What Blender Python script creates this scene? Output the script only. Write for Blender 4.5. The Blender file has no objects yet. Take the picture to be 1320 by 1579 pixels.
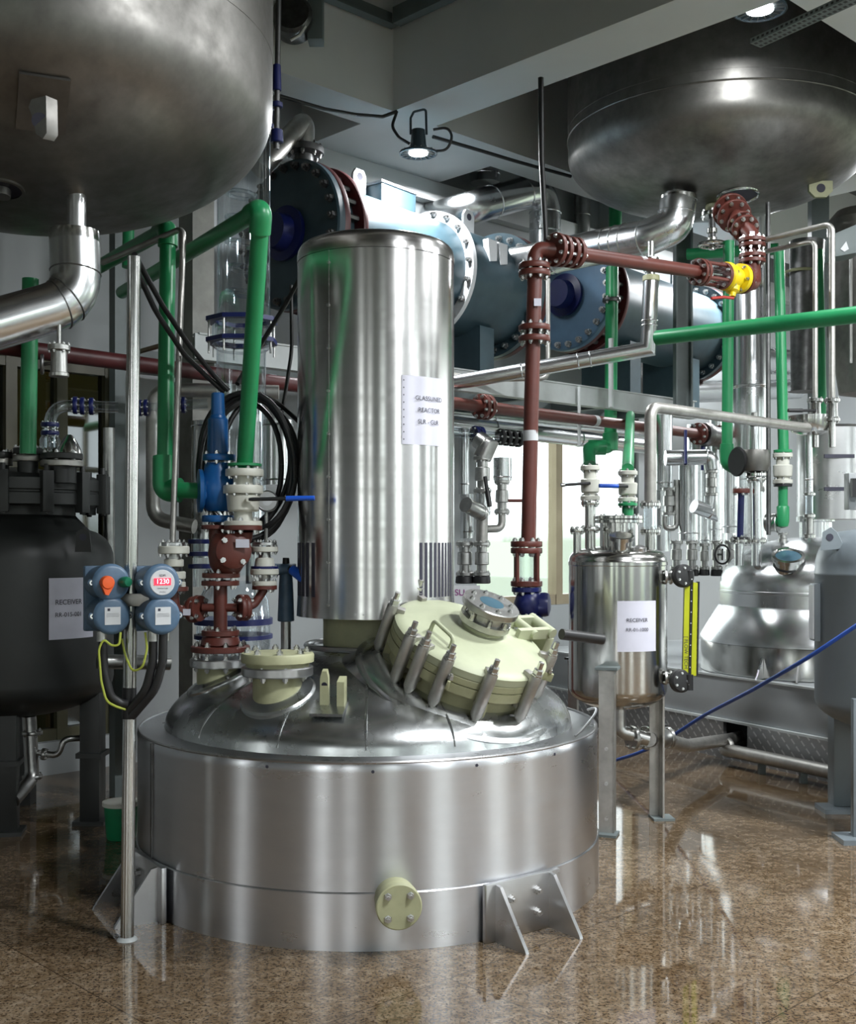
import bpy, bmesh, math, random
from mathutils import Vector, Matrix
random.seed(7)
SC = bpy.context.scene
C = SC.collection
V = Vector
PI = math.pi
FOC, CX, HY, CAMH = 1800.0, 660.0, 835.0, 1.43

def P(px, py, Y):
    return V(((px - CX) / FOC * Y, Y, CAMH + (HY - py) / FOC * Y))
def F(px, py, z=0.0):
    Y = (CAMH - z) * FOC / (py - HY)
    return P(px, py, Y)
def S(px, Y):
    return px * Y / FOC
# room axes: along the back wall, and across it
AL = math.radians(46)
U = V((math.sin(AL), math.cos(AL), 0)); W = V((-math.cos(AL), math.sin(AL), 0)); Z = V((0, 0, 1)); X = V((1, 0, 0)); YY = V((0, 1, 0))
def R(u, w, z=0.0):
    return U * u + W * w + Z * z

# ------------------------------------------------------------------ materials
def new_mat(name):
    m = bpy.data.materials.new(name); m.use_nodes = True
    nt = m.node_tree
    return m, nt, nt.nodes['Principled BSDF']
def N(nt, t, **kw):
    n = nt.nodes.new(t)
    for k, v in kw.items():
        if k in n.inputs: n.inputs[k].default_value = v
        else: setattr(n, k, v)
    return n
def ramp(nt, fac, stops):
    r = N(nt, 'ShaderNodeValToRGB'); nt.links.new(fac, r.inputs[0])
    e = r.color_ramp.elements
    while len(e) < len(stops): e.new(0.5)
    for i, (p, c) in enumerate(stops):
        e[i].position = p
        e[i].color = (c, c, c, 1) if isinstance(c, (int, float)) else (*c, 1)
    return r.outputs[0]
def coords(nt, scale=(1, 1, 1), rot=(0, 0, 0)):
    t = N(nt, 'ShaderNodeTexCoord'); m = N(nt, 'ShaderNodeMapping')
    m.inputs['Scale'].default_value = scale; m.inputs['Rotation'].default_value = rot
    nt.links.new(t.outputs['Object'], m.inputs[0])
    return m.outputs[0]
def noise(nt, vec, scale, detail=4, rough=0.55):
    n = N(nt, 'ShaderNodeTexNoise', Scale=scale, Detail=detail, Roughness=rough)
    nt.links.new(vec, n.inputs['Vector'])
    return n.outputs['Fac']
def metal(name, c0, c1, r0, r1, streak=(3, 3, 40), patch=3.0, bump=0.0, coat=0.0, metallic=1.0):
    m, nt, b = new_mat(name)
    b.inputs['Metallic'].default_value = metallic
    s = noise(nt, coords(nt, streak), 2.0, 5, 0.6)
    p = noise(nt, coords(nt), patch, 5, 0.6)
    mx = N(nt, 'ShaderNodeMath', operation='ADD'); nt.links.new(s, mx.inputs[0]); nt.links.new(p, mx.inputs[1])
    hf = N(nt, 'ShaderNodeMath', operation='MULTIPLY'); nt.links.new(mx.outputs[0], hf.inputs[0]); hf.inputs[1].default_value = 0.5
    nt.links.new(ramp(nt, hf.outputs[0], [(0.3, c0), (0.7, c1)]), b.inputs['Base Color'])
    nt.links.new(ramp(nt, hf.outputs[0], [(0.3, r1), (0.7, r0)]), b.inputs['Roughness'])
    if bump:
        bp = N(nt, 'ShaderNodeBump', Strength=bump, Distance=0.02)
        nt.links.new(p, bp.inputs['Height']); nt.links.new(bp.outputs[0], b.inputs['Normal'])
    return m
def brushed(m, amount, rot=0.25):
    nt = m.node_tree; b = nt.nodes['Principled BSDF']
    tg = N(nt, 'ShaderNodeTangent', direction_type='RADIAL', axis='Z')
    b.inputs['Anisotropic'].default_value = amount; b.inputs['Anisotropic Rotation'].default_value = rot
    nt.links.new(tg.outputs[0], b.inputs['Tangent'])
def paint(name, col, rough=0.4, var=0.12, scale=9.0, spec=0.5, bump=0.0):
    m, nt, b = new_mat(name)
    p = noise(nt, coords(nt), scale, 5, 0.6)
    lo = tuple(c * (1 - var) for c in col); hi = tuple(min(1, c * (1 + var)) for c in col)
    nt.links.new(ramp(nt, p, [(0.3, lo), (0.7, hi)]), b.inputs['Base Color'])
    b.inputs['Roughness'].default_value = rough
    b.inputs['Specular IOR Level'].default_value = spec
    if bump:
        bp = N(nt, 'ShaderNodeBump', Strength=bump, Distance=0.01)
        nt.links.new(p, bp.inputs['Height']); nt.links.new(bp.outputs[0], b.inputs['Normal'])
    return m
def glow(name, col, strength):
    m, nt, b = new_mat(name)
    b.inputs['Base Color'].default_value = (*col, 1); b.inputs['Emission Color'].default_value = (*col, 1)
    b.inputs['Emission Strength'].default_value = strength
    return m
def thin_glass(name, tint, refl=0.12):
    m = bpy.data.materials.new(name); m.use_nodes = True; nt = m.node_tree
    nt.nodes.clear()
    o = N(nt, 'ShaderNodeOutputMaterial'); mix = N(nt, 'ShaderNodeMixShader')
    t = N(nt, 'ShaderNodeBsdfTransparent'); t.inputs[0].default_value = (*tint, 1)
    g = N(nt, 'ShaderNodeBsdfGlossy', Roughness=0.03); g.inputs[0].default_value = (0.9, 0.95, 1, 1)
    lw = N(nt, 'ShaderNodeLayerWeight', Blend=0.35)
    ad = N(nt, 'ShaderNodeMath', operation='MULTIPLY_ADD'); ad.inputs[1].default_value = 0.75; ad.inputs[2].default_value = refl
    nt.links.new(lw.outputs['Facing'], ad.inputs[0])
    nt.links.new(ad.outputs[0], mix.inputs[0]); nt.links.new(t.outputs[0], mix.inputs[1]); nt.links.new(g.outputs[0], mix.inputs[2])
    nt.links.new(mix.outputs[0], o.inputs[0])
    return m

M = {}
M['steel'] = metal('brushed_steel', (0.52, 0.52, 0.525), (0.64, 0.64, 0.65), 0.24, 0.36, (3, 3, 6), 2.5, 0.03)
M['jacket'] = metal('jacket_steel', (0.62, 0.625, 0.65), (0.74, 0.745, 0.775), 0.24, 0.36, (1.2, 1.2, 5), 2.2, 0.0)
M['dome'] = metal('dome_cladding', (0.44, 0.46, 0.46), (0.62, 0.64, 0.64), 0.2, 0.34, (4, 4, 4), 2.2, 0.16)
M['shroud'] = metal('shroud_steel', (0.56, 0.55, 0.54), (0.74, 0.73, 0.72), 0.17, 0.28, (0.8, 0.8, 10), 1.2, 0.0)
M['tank'] = metal('hanging_vessel_steel', (0.13, 0.125, 0.117), (0.28, 0.272, 0.255), 0.36, 0.56, (5, 5, 5), 2.2, 0.06)
M['mirror'] = metal('polished_steel', (0.50, 0.50, 0.48), (0.68, 0.68, 0.66), 0.12, 0.22, (2, 2, 2), 2, 0.0)
M['clad'] = metal('aluminium_cladding', (0.66, 0.68, 0.69), (0.76, 0.775, 0.785), 0.2, 0.30, (3, 3, 3), 2.5, 0.0)
M['fit'] = metal('cast_steel_fitting', (0.34, 0.34, 0.33), (0.60, 0.60, 0.58), 0.25, 0.42, (8, 8, 8), 14, 0.08)
M['dull'] = metal('dull_steel_pipe', (0.34, 0.33, 0.31), (0.55, 0.54, 0.51), 0.38, 0.55, (8, 8, 8), 9, 0.05)
M['bolt'] = metal('bolt_steel', (0.5, 0.5, 0.5), (0.75, 0.75, 0.74), 0.22, 0.35, (20, 20, 20), 20)
M['darksteel'] = metal('dark_steel', (0.10, 0.10, 0.10), (0.2, 0.2, 0.2), 0.35, 0.5, (8, 8, 8), 8)
M['green'] = paint('green_plastic_pipe', (0.022, 0.27, 0.10), 0.35, 0.08)
M['brown'] = paint('red_oxide_paint', (0.115, 0.029, 0.021), 0.45, 0.16)
M['maroon'] = paint('maroon_paint', (0.075, 0.012, 0.013), 0.45, 0.15)
M['teal'] = paint('slate_blue_paint', (0.04, 0.072, 0.09), 0.38, 0.15)
M['litteal'] = paint('lit_slate_blue_paint', (0.10, 0.19, 0.30), 0.4, 0.1)  # slate blue of the lit end face, its brightness put into the colour
M['navy'] = paint('navy_paint', (0.008, 0.014, 0.105), 0.35, 0.15)
M['blue'] = paint('valve_blue_paint', (0.008, 0.095, 0.30), 0.33, 0.1)
M['lever'] = paint('bright_blue_grip', (0.012, 0.10, 0.62), 0.35, 0.05)
M['cream'] = paint('cream_lining', (0.42, 0.425, 0.26), 0.5, 0.12, 12)
M['lid'] = paint('cream_lid', (0.47, 0.50, 0.345), 0.5, 0.08, 7)
M['white'] = paint('white_plastic', (0.66, 0.66, 0.59), 0.4, 0.06)
M['yellow'] = paint('yellow_paint', (0.80, 0.58, 0.01), 0.4, 0.05)
M['gaugeyellow'] = paint('lime_yellow_paint', (0.50, 0.54, 0.015), 0.4, 0.08)
M['red'] = paint('red_paint', (0.42, 0.03, 0.02), 0.4, 0.1)
M['orange'] = paint('orange_plastic', (0.85, 0.12, 0.02), 0.4, 0.05)
M['knobgreen'] = paint('green_knob', (0.01, 0.16, 0.08), 0.4, 0.1)
M['boxblue'] = paint('grey_blue_enamel', (0.075, 0.135, 0.215), 0.4, 0.1, 30)
M['blacktank'] = paint('charcoal_enamel', (0.020, 0.022, 0.021), 0.42, 0.15, 5)
M['greytank'] = paint('grey_enamel', (0.17, 0.20, 0.22), 0.36, 0.06, 5)
M['black'] = paint('black_rubber', (0.012, 0.012, 0.013), 0.45, 0.1)
M['earth'] = paint('yellow_green_wire', (0.48, 0.55, 0.08), 0.4, 0.05)
M['paper'] = paint('paper_sleeve', (0.66, 0.66, 0.76), 0.3, 0.05, 6)
M['ink'] = paint('printed_ink', (0.03, 0.03, 0.05), 0.6, 0.02)
M['purple'] = paint('purple_ink', (0.25, 0.02, 0.2), 0.6, 0.02)
M['plate'] = paint('label_plate', (0.62, 0.64, 0.66), 0.35, 0.05, 20)
M['beam'] = paint('galvanised_paint', (0.50, 0.53, 0.53), 0.45, 0.12, 4)
M['column'] = paint('weathered_grey_paint', (0.27, 0.27, 0.25), 0.6, 0.3, 5)
M['girder'] = paint('grey_girder_paint', (0.15, 0.18, 0.18), 0.5, 0.12, 5)
M['bluehose'] = paint('blue_hose', (0.012, 0.07, 0.38), 0.4, 0.05)
M['wall'] = paint('painted_wall', (0.40, 0.425, 0.435), 0.6, 0.05, 1.2)
M['ceil'] = paint('painted_soffit', (0.72, 0.74, 0.74), 0.65, 0.04, 1.5)
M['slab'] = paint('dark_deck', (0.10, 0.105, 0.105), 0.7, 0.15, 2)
M['frame'] = metal('bronze_window_frame', (0.24, 0.20, 0.14), (0.28, 0.24, 0.17), 0.35, 0.5, (2, 2, 2))
M['oliveframe'] = paint('olive_window_frame', (0.085, 0.08, 0.045), 0.4, 0.1)
M['panel'] = paint('grey_panel', (0.33, 0.35, 0.36), 0.35, 0.1, 2)
M['bucket'] = paint('green_bucket', (0.01, 0.22, 0.09), 0.45, 0.1)
M['glass'] = thin_glass('clear_glass', (0.93, 0.96, 0.97), 0.06)
M['amber'] = thin_glass('amber_glass', (0.045, 0.042, 0.016), 0.04)
M['pane'] = thin_glass('window_glass', (0.95, 0.97, 0.97), 0.03)
M['sight'] = paint('sight_glass_blue', (0.06, 0.12, 0.16), 0.08, 0.2, 6)
M['led'] = glow('red_led', (1.0, 0.02, 0.05), 1.6)
M['digit'] = glow('lit_digits', (1.0, 0.55, 0.6), 2.6)
M['lamp'] = glow('lamp_lens', (0.93, 0.97, 1.0), 16.0)
M['lampblue'] = paint('lamp_housing', (0.03, 0.05, 0.065), 0.4, 0.1)

brushed(M['jacket'], 0.8); brushed(M['shroud'], 0.6)
def floor_mat():
    m, nt, b = new_mat('polished_granite')
    co = coords(nt)
    n1 = noise(nt, co, 24, 6, 0.7); n2 = noise(nt, co, 1.7, 6, 0.65)
    n3 = noise(nt, co, 95, 2, 0.5); n4 = noise(nt, coords(nt, (1.3, 1.3, 1)), 60, 2, 0.5)
    base = ramp(nt, n1, [(0.30, (0.115, 0.074, 0.040)), (0.48, (0.20, 0.143, 0.088)), (0.66, (0.315, 0.25, 0.18))])
    s1 = ramp(nt, n3, [(0.37, (0.22, 0.19, 0.17)), (0.45, (1, 1, 1))]); s2 = ramp(nt, n4, [(0.36, (0.22, 0.17, 0.13)), (0.43, (1, 1, 1)), (0.60, (1, 1, 1)), (0.68, (1.25, 1.22, 1.18))])
    mk = N(nt, 'ShaderNodeMixRGB', blend_type='MULTIPLY'); mk.inputs[0].default_value = 1.0
    nt.links.new(s1, mk.inputs[1]); nt.links.new(s2, mk.inputs[2]); spk = mk.outputs[0]
    mu = N(nt, 'ShaderNodeMixRGB', blend_type='MULTIPLY'); mu.inputs[0].default_value = 0.85
    nt.links.new(base, mu.inputs[1]); nt.links.new(spk, mu.inputs[2])
    st = ramp(nt, n2, [(0.34, (0.52, 0.46, 0.38)), (0.60, (1, 1, 1))])
    m2 = N(nt, 'ShaderNodeMixRGB', blend_type='MULTIPLY'); m2.inputs[0].default_value = 0.8
    nt.links.new(mu.outputs[0], m2.inputs[1]); nt.links.new(st, m2.inputs[2])
    br = N(nt, 'ShaderNodeTexBrick', offset=0.0, squash=1.0)
    br.inputs['Scale'].default_value = 1.0; br.inputs['Mortar Size'].default_value = 0.0025; br.inputs['Mortar Smooth'].default_value = 0.1
    br.inputs['Brick Width'].default_value = 0.9; br.inputs['Row Height'].default_value = 0.9
    br.inputs['Color1'].default_value = (1, 1, 1, 1); br.inputs['Color2'].default_value = (0.74, 0.72, 0.70, 1); br.inputs['Mortar'].default_value = (0.34, 0.31, 0.28, 1)
    nt.links.new(coords(nt, rot=(0, 0, -(PI / 2 - AL))), br.inputs['Vector'])
    m3 = N(nt, 'ShaderNodeMixRGB', blend_type='MULTIPLY'); m3.inputs[0].default_value = 0.9
    nt.links.new(m2.outputs[0], m3.inputs[1]); nt.links.new(br.outputs['Color'], m3.inputs[2])
    nt.links.new(m3.outputs[0], b.inputs['Base Color'])
    nt.links.new(ramp(nt, n2, [(0.3, 0.025), (0.7, 0.09)]), b.inputs['Roughness'])
    return m
M['floor'] = floor_mat()
def tread_mat():
    m, nt, b = new_mat('tread_plate')
    b.inputs['Metallic'].default_value = 0.85; b.inputs['Roughness'].default_value = 0.4
    t = N(nt, 'ShaderNodeTexCoord'); sp = N(nt, 'ShaderNodeSeparateXYZ'); nt.links.new(t.outputs['Object'], sp.inputs[0])
    def mth(op, *xs):
        n = N(nt, 'ShaderNodeMath', operation=op)
        for i, x in enumerate(xs):
            if isinstance(x, (int, float)): n.inputs[i].default_value = x
            else: nt.links.new(x, n.inputs[i])
        return n.outputs[0]
    along = mth('ADD', mth('MULTIPLY', sp.outputs['X'], 12.1), mth('MULTIPLY', sp.outputs['Y'], -21.9))
    zz_ = mth('MULTIPLY', sp.outputs['Z'], 25.0)
    p, q = mth('ADD', along, zz_), mth('SUBTRACT', along, zz_)
    fp, fq = mth('ABSOLUTE', mth('SUBTRACT', mth('FRACT', mth('MULTIPLY', p, 0.5)), 0.5)), mth('ABSOLUTE', mth('SUBTRACT', mth('FRACT', mth('MULTIPLY', q, 0.5)), 0.5))
    bar = mth('MULTIPLY', mth('LESS_THAN', fp, 0.10), mth('LESS_THAN', fq, 0.34))
    nt.links.new(ramp(nt, bar, [(0.2, (0.34, 0.35, 0.36)), (0.8, (0.62, 0.63, 0.64))]), b.inputs['Base Color'])
    bp = N(nt, 'ShaderNodeBump', Strength=0.7, Distance=0.004)
    nt.links.new(bar, bp.inputs['Height']); nt.links.new(bp.outputs[0], b.inputs['Normal'])
    return m
M['tread'] = tread_mat()

# ------------------------------------------------------------------ mesh builder
def frame(n, ref=None):
    n = V(n).normalized()
    r = V(ref) if ref is not None else (Z if abs(n.z) < 0.9 else X)
    a = (r - n * r.dot(n)).normalized()
    return a, n.cross(a), n
def fillet(pts, bend):
    pts = [V(p) for p in pts]
    if bend <= 0 or len(pts) < 3: return pts
    out = [pts[0]]
    for i in range(1, len(pts) - 1):
        p0, p1, p2 = pts[i - 1], pts[i], pts[i + 1]
        d0, d1 = (p0 - p1), (p2 - p1)
        l0, l1 = d0.length, d1.length
        d0.normalize(); d1.normalize()
        ang = d0.angle(d1)
        if ang > PI - 0.03: out.append(p1); continue
        t = min(bend / math.tan(ang / 2), 0.48 * l0, 0.48 * l1)
        a, b = p1 + d0 * t, p1 + d1 * t
        n = max(3, int((PI - ang) / 0.2))
        for k in range(n + 1):
            s = k / n
            # circular-ish blend
            out.append(a * (1 - s) ** 2 + p1 * 2 * s * (1 - s) + b * s ** 2)
    out.append(pts[-1])
    return out
class MB:
    def __init__(self, mat): self.v = []; self.f = []; self.mi = []; self.mats = [mat]; self.cur = 0
    def use(self, mat):
        if mat not in self.mats: self.mats.append(mat)
        self.cur = self.mats.index(mat); return self
    def face(self, idx): self.f.append(tuple(idx)); self.mi.append(self.cur)
    def rings(self, rr, cap0=True, cap1=True, closed=False):
        n = len(rr[0]); b = len(self.v)
        for r in rr: self.v.extend(r)
        m = len(rr)
        for i in range(m if closed else m - 1):
            j = (i + 1) % m
            for k in range(n):
                l = (k + 1) % n
                self.face((b + i * n + k, b + i * n + l, b + j * n + l, b + j * n + k))
        if not closed:
            if cap0: self.face([b + k for k in range(n)][::-1])
            if cap1: self.face([b + (m - 1) * n + k for k in range(n)])
        return self
    def lathe(self, prof, o, axis=Z, n=32, cap0=True, cap1=True, ref=None):
        a, bb, ax = frame(axis, ref); o = V(o)
        rr = []
        for r, h in prof:
            r = max(r, 1e-5)
            rr.append([o + ax * h + (a * math.cos(2 * PI * k / n) + bb * math.sin(2 * PI * k / n)) * r for k in range(n)])
        return self.rings(rr, cap0, cap1)
    def cyl(self, p0, p1, r0, r1=None, n=24, cap=True):
        p0, p1 = V(p0), V(p1)
        return self.lathe([(r0, 0), (r0 if r1 is None else r1, (p1 - p0).length)], p0, p1 - p0, n, cap, cap)
    def tube(self, pts, r, n=16, bend=0.0, cap=True, r1=None):
        path = fillet(pts, bend); rr = []
        t0 = (path[1] - path[0]).normalized(); a, b, _ = frame(t0); m = len(path)
        prev = t0
        for i, p in enumerate(path):
            if i == 0: t = t0
            elif i == m - 1: t = (path[i] - path[i - 1]).normalized()
            else: t = ((path[i] - path[i - 1]).normalized() + (path[i + 1] - path[i]).normalized()).normalized()
            q = prev.rotation_difference(t); a = q @ a; a = (a - t * a.dot(t)).normalized(); b = t.cross(a); prev = t
            k_ = 1.0
            if 0 < i < m - 1:
                c = (path[i] - path[i - 1]).normalized().dot(t); k_ = 1.0 / max(c, 0.6) if bend <= 0 else 1.0
            rad = r if r1 is None else r + (r1 - r) * i / (m - 1)
            d = ((path[i + 1] - path[i]).normalized() - (path[i] - path[i - 1]).normalized()) if 0 < i < m - 1 else V((0, 0, 0))
            d = d.normalized() if d.length > 1e-4 else None
            ring = []
            for k in range(n):
                o = (a * math.cos(2 * PI * k / n) + b * math.sin(2 * PI * k / n)) * rad
                if d is not None and k_ > 1.001: o = o + d * o.dot(d) * (k_ - 1)
                ring.append(p + o)
            rr.append(ring)
        return self.rings(rr, cap, cap)
    def torus(self, c, axis, Rr, r, n=40, k=10):
        a, b, ax = frame(axis); c = V(c); rr = []
        for i in range(n):
            d = a * math.cos(2 * PI * i / n) + b * math.sin(2 * PI * i / n)
            rr.append([c + d * (Rr + r * math.cos(2 * PI * j / k)) + ax * r * math.sin(2 * PI * j / k) for j in range(k)])
        return self.rings(rr, closed=True)
    def box(self, c, size, ax=(X, YY, Z)):
        c = V(c); h = [V(ax[i]) * (size[i] / 2) for i in range(3)]; b = len(self.v)
        for sz in (-1, 1):
            for sx, sy in ((-1, -1), (1, -1), (1, 1), (-1, 1)): self.v.append(c + h[0] * sx + h[1] * sy + h[2] * sz)
        for q in ((0, 3, 2, 1), (4, 5, 6, 7), (0, 1, 5, 4), (1, 2, 6, 5), (2, 3, 7, 6), (3, 0, 4, 7)): self.face([b + i for i in q])
        return self
    def prism(self, poly, vec):
        poly = [V(p) for p in poly]; vec = V(vec)
        return self.rings([poly, [p + vec for p in poly]])
    def bolt(self, c, axis, r, h):
        a = V(axis).normalized(); c = V(c)
        self.lathe([(r * 1.25, 0), (r * 1.25, h * 0.2), (r, h * 0.2), (r, h)], c, a, 6)
        self.cyl(c + a * h, c + a * (h * 1.5), r * 0.55, n=6)
        return self
    def bolts(self, c, axis, Rr, nb, r, h, off=0.0, both=0.0, ph=0.0):
        a, b, ax = frame(axis)
        for i in range(nb):
            d = a * math.cos(2 * PI * i / nb + ph) + b * math.sin(2 * PI * i / nb + ph)
            self.bolt(V(c) + d * Rr + ax * off, ax, r, h)
            if both: self.bolt(V(c) + d * Rr - ax * both, -ax, r, h)
        return self
    def mesh(self, name, bevel=0.0, sharp=35):
        me = bpy.data.meshes.new(name)
        me.from_pydata([tuple(p) for p in self.v], [], self.f)
        for m in self.mats: me.materials.append(m)
        me.polygons.foreach_set('material_index', self.mi)
        bm = bmesh.new(); bm.from_mesh(me)
        bmesh.ops.recalc_face_normals(bm, faces=bm.faces)
        if bevel: bmesh.ops.bevel(bm, geom=list(bm.edges), offset=bevel, segments=2, affect='EDGES', profile=0.6)
        bm.to_mesh(me); bm.free()
        me.polygons.foreach_set('use_smooth', [True] * len(me.polygons))
        me.set_sharp_from_angle(angle=math.radians(sharp))
        me.update()
        return me
WORLD = {}
def hang(o, parent):
    o.parent = parent; o.matrix_parent_inverse = WORLD[parent.name].inverted()
def T(name, label, cat, loc, group=None):
    o = bpy.data.objects.new(name, None); C.objects.link(o); o.empty_display_size = 0.05
    o.location = loc; o['label'] = label; o['category'] = cat
    if group: o['group'] = group
    WORLD[o.name] = Matrix.Translation(V(loc)); return o
def part(mb, name, parent, label=None, bevel=0.0, sharp=35):
    o = bpy.data.objects.new(name, mb.mesh(name, bevel, sharp)); C.objects.link(o)
    hang(o, parent); WORLD[o.name] = Matrix.Identity(4)
    if label: o['label'] = label
    return o
def solo(mb, name, label, cat, group=None, bevel=0.0):
    o = bpy.data.objects.new(name, mb.mesh(name, bevel)); C.objects.link(o); WORLD[o.name] = Matrix.Identity(4)
    o['label'] = label; o['category'] = cat
    if group: o['group'] = group
    return o
def struct(mb, name, bevel=0.0):
    o = bpy.data.objects.new(name, mb.mesh(name, bevel)); C.objects.link(o); WORLD[o.name] = Matrix.Identity(4)
    o['kind'] = 'structure'; return o
_bm = {}
def bolt_ring(parent, c, axis, Rr, nb, r, h, ph=0.0, name='bolt', mat='bolt'):
    """each bolt a child of its own, all sharing one mesh"""
    key = (round(r, 4), round(h, 4), mat)
    if key not in _bm: _bm[key] = MB(M[mat]).bolt(V((0, 0, 0)), Z, r, h).mesh('bolt')
    a, b, ax = frame(axis); q = Z.rotation_difference(ax).to_matrix().to_4x4()
    for i in range(nb):
        d = a * math.cos(2 * PI * i / nb + ph) + b * math.sin(2 * PI * i / nb + ph)
        o = bpy.data.objects.new(name, _bm[key]); C.objects.link(o); hang(o, parent)
        o.matrix_basis = Matrix.Translation(V(c) + d * Rr) @ q
def flange(parent, c, axis, r, t, mat='brown', nb=0, br=None, sep=False, name='flange', n=32, label=None):
    """a bolted flange disc centred on c; bolts stand on both faces"""
    ax = V(axis).normalized(); c = V(c)
    m = MB(M[mat]).lathe([(r * 0.97, 0), (r, t * 0.12), (r, t * 0.88), (r * 0.97, t)], c - ax * t / 2, ax, n)
    br = br or r * 0.11
    if nb and not sep:
        m.use(M['bolt']).bolts(c, ax, r * 0.8, nb, br, br * 1.1, t / 2, t / 2, PI / nb)
    o = part(m, name, parent, label)
    if nb and sep:
        bolt_ring(o, c + ax * t / 2, ax, r * 0.8, nb, br, br * 1.2, PI / nb)
        bolt_ring(o, c - ax * t / 2, -ax, r * 0.8, nb, br, br * 1.2, PI / nb)
    return o
def vstack(parent, px, Y, items):
    """round pieces stacked on a plumb line: (name, material, y_top, y_bottom, r_top_px, r_bottom_px, bolts)"""
    for it in items:
        name, mat, y0, y1, r0, r1 = it[:6]; nb = it[6] if len(it) > 6 else 0
        dx = it[7] if len(it) > 7 else 0
        a, b = P(px + dx, y1, Y), P(px + dx, y0, Y)
        m = MB(M[mat]); h = (b - a).length; R0, R1 = S(r1, Y), S(r0, Y); e = min(h, R0, R1) * 0.12
        m.lathe([(R0 - e, 0), (R0, e), (R1, h - e), (R1 - e, h)], a, Z, 28)
        if nb:
            br = R0 * 0.12
            m.use(M['bolt']).bolts((a + b) / 2, Z, R0 * 0.82, nb, br, br * 1.2, h / 2, h / 2, 0.3)
        part(m, name, parent)
def pipe(name, label, cat, pts, r, mat, bend=0.0, n=16, group=None, r1=None):
    return solo(MB(M[mat]).tube(pts, r, n, bend, True, r1), name, label, cat, group)
def text_mesh(s, size):
    cu = bpy.data.curves.new('lettering', 'FONT'); cu.body = s; cu.size = size; cu.align_x = 'CENTER'; cu.align_y = 'CENTER'
    ob = bpy.data.objects.new('lettering', cu); C.objects.link(ob)
    dg = bpy.context.evaluated_depsgraph_get()
    me = bpy.data.meshes.new_from_object(ob.evaluated_get(dg))
    vs = [v.co.copy() for v in me.vertices]; fs = [tuple(p.vertices) for p in me.polygons]
    bpy.data.objects.remove(ob); bpy.data.curves.remove(cu); bpy.data.meshes.remove(me)
    return vs, fs
def letter(mb, s, size, fn, dx=0, dy=0):
    vs, fs = text_mesh(s, size); b = len(mb.v)
    mb.v.extend([fn(v.x + dx, v.y + dy) for v in vs])
    for f in fs: mb.face([b + i for i in f])
def flat(o, xd, yd):
    o, xd, yd = V(o), V(xd), V(yd)
    return lambda x, y: o + xd * x + yd * y
def onplane(px, py, c, n):
    cam = V((0, 0, CAMH)); d = V(((px - CX) / FOC, 1, (HY - py) / FOC)); c = V(c); n = V(n)
    return cam + d * ((c - cam).dot(n) / d.dot(n))
# ------------------------------------------------------------------ room shell
U0, U1, W0, W1 = -4.0, 13.0, -3.2, 6.75
ZB, ZS, ZT = 4.30, 4.85, 5.3
def ubox(mb, u0, u1, w0, w1, z0, z1):
    return mb.box(R((u0 + u1) / 2, (w0 + w1) / 2, (z0 + z1) / 2), (u1 - u0, w1 - w0, z1 - z0), (U, W, Z))
struct(ubox(MB(M['floor']), U0 - .2, U1 + .2, W0 - .2, W1 + .2, -0.12, 0), 'floor')
def wall_along_u(name, w0, w1, holes, mat='wall'):
    m = MB(M[mat]); u = U0 - .2
    for (a, b, z0, z1) in holes:
        ubox(m, u, a, w0, w1, 0, ZT); ubox(m, a, b, w0, w1, 0, z0); ubox(m, a, b, w0, w1, z1, ZT); u = b
    ubox(m, u, U1 + .2, w0, w1, 0, ZT)
    return struct(m, name)
def u_at(px, w):           # distance along a wall parallel to U where a pixel column meets it
    d = V(((px - CX) / FOC, 1, 0)); t = w / d.dot(W); return (d * t).dot(U)
FW = ((-1.6, -0.6), (1.6, 2.6), (5.0, 6.2), (8.2, 9.6), (11.0, 12.6))  # unseen windows, added and narrowed for bright reflection bands on the steel
LW = (u_at(-60, W1), u_at(176, W1), 0.2, 2.56)  # amber glass carried low, its dark tint standing in for shade there
RW = (u_at(735, W1), u_at(985, W1), 0.86, 2.75)
wall_along_u('wall_back', W1, W1 + .2, [LW, RW])
wall_along_u('wall_front', W0 - .2, W0, [(a, c, .3, 3.5) for a, c in FW])
m = MB(M['wall'])
LH = ((-2.95, -2.1), (-0.6, 0.2), (4.72, 5.12)); wv = W0  # unseen openings, sized so the sky makes a bright band on the drum
for a, c in LH: ubox(m, U0 - .2, U0, wv, a, 0, ZT); ubox(m, U0 - .2, U0, a, c, 0, .3); ubox(m, U0 - .2, U0, a, c, 3.4, ZT); wv = c
ubox(m, U0 - .2, U0, wv, W1, 0, ZT)
struct(m, 'wall_left')
m = MB(M['wall'])
ubox(m, U1, U1 + .2, W0, -2, 0, ZT); ubox(m, U1, U1 + .2, 3, W1, 0, ZT); ubox(m, U1, U1 + .2, -2, 3, 0, 0.9); ubox(m, U1, U1 + .2, -2, 3, 3.4, ZT)
struct(m, 'wall_right')
def window(name, u0, u1, z0, z1, w, n, pane, fr=0.05, mt='frame'):
    m = MB(M[mt])
    for i in range(n + 1):
        u = u0 + (u1 - u0) * i / n
        ubox(m, u - fr / 2, u + fr / 2, w - .05, w + .05, z0, z1)
    for z in (z0 + fr / 2, z1 - fr / 2): ubox(m, u0, u1, w - .045, w + .045, z - fr / 2, z + fr / 2)
    o = struct(m, name)
    g = ubox(MB(M[pane]), u0, u1, w - .004, w + .004, z0, z1)
    part(g, 'pane', o)
    return o
window('window_1', LW[0], LW[1], LW[2], LW[3], W1 + .1, 3, 'amber', 0.07, 'oliveframe')
window('window_2', RW[0], RW[1], RW[2], RW[3], W1 + .1, 2, 'pane', 0.09)
for i, (a, b) in enumerate(FW):
    window('window_%d' % (i + 3), a, b, 0.3, 3.5, W0 - .1, 2, 'pane')
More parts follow.
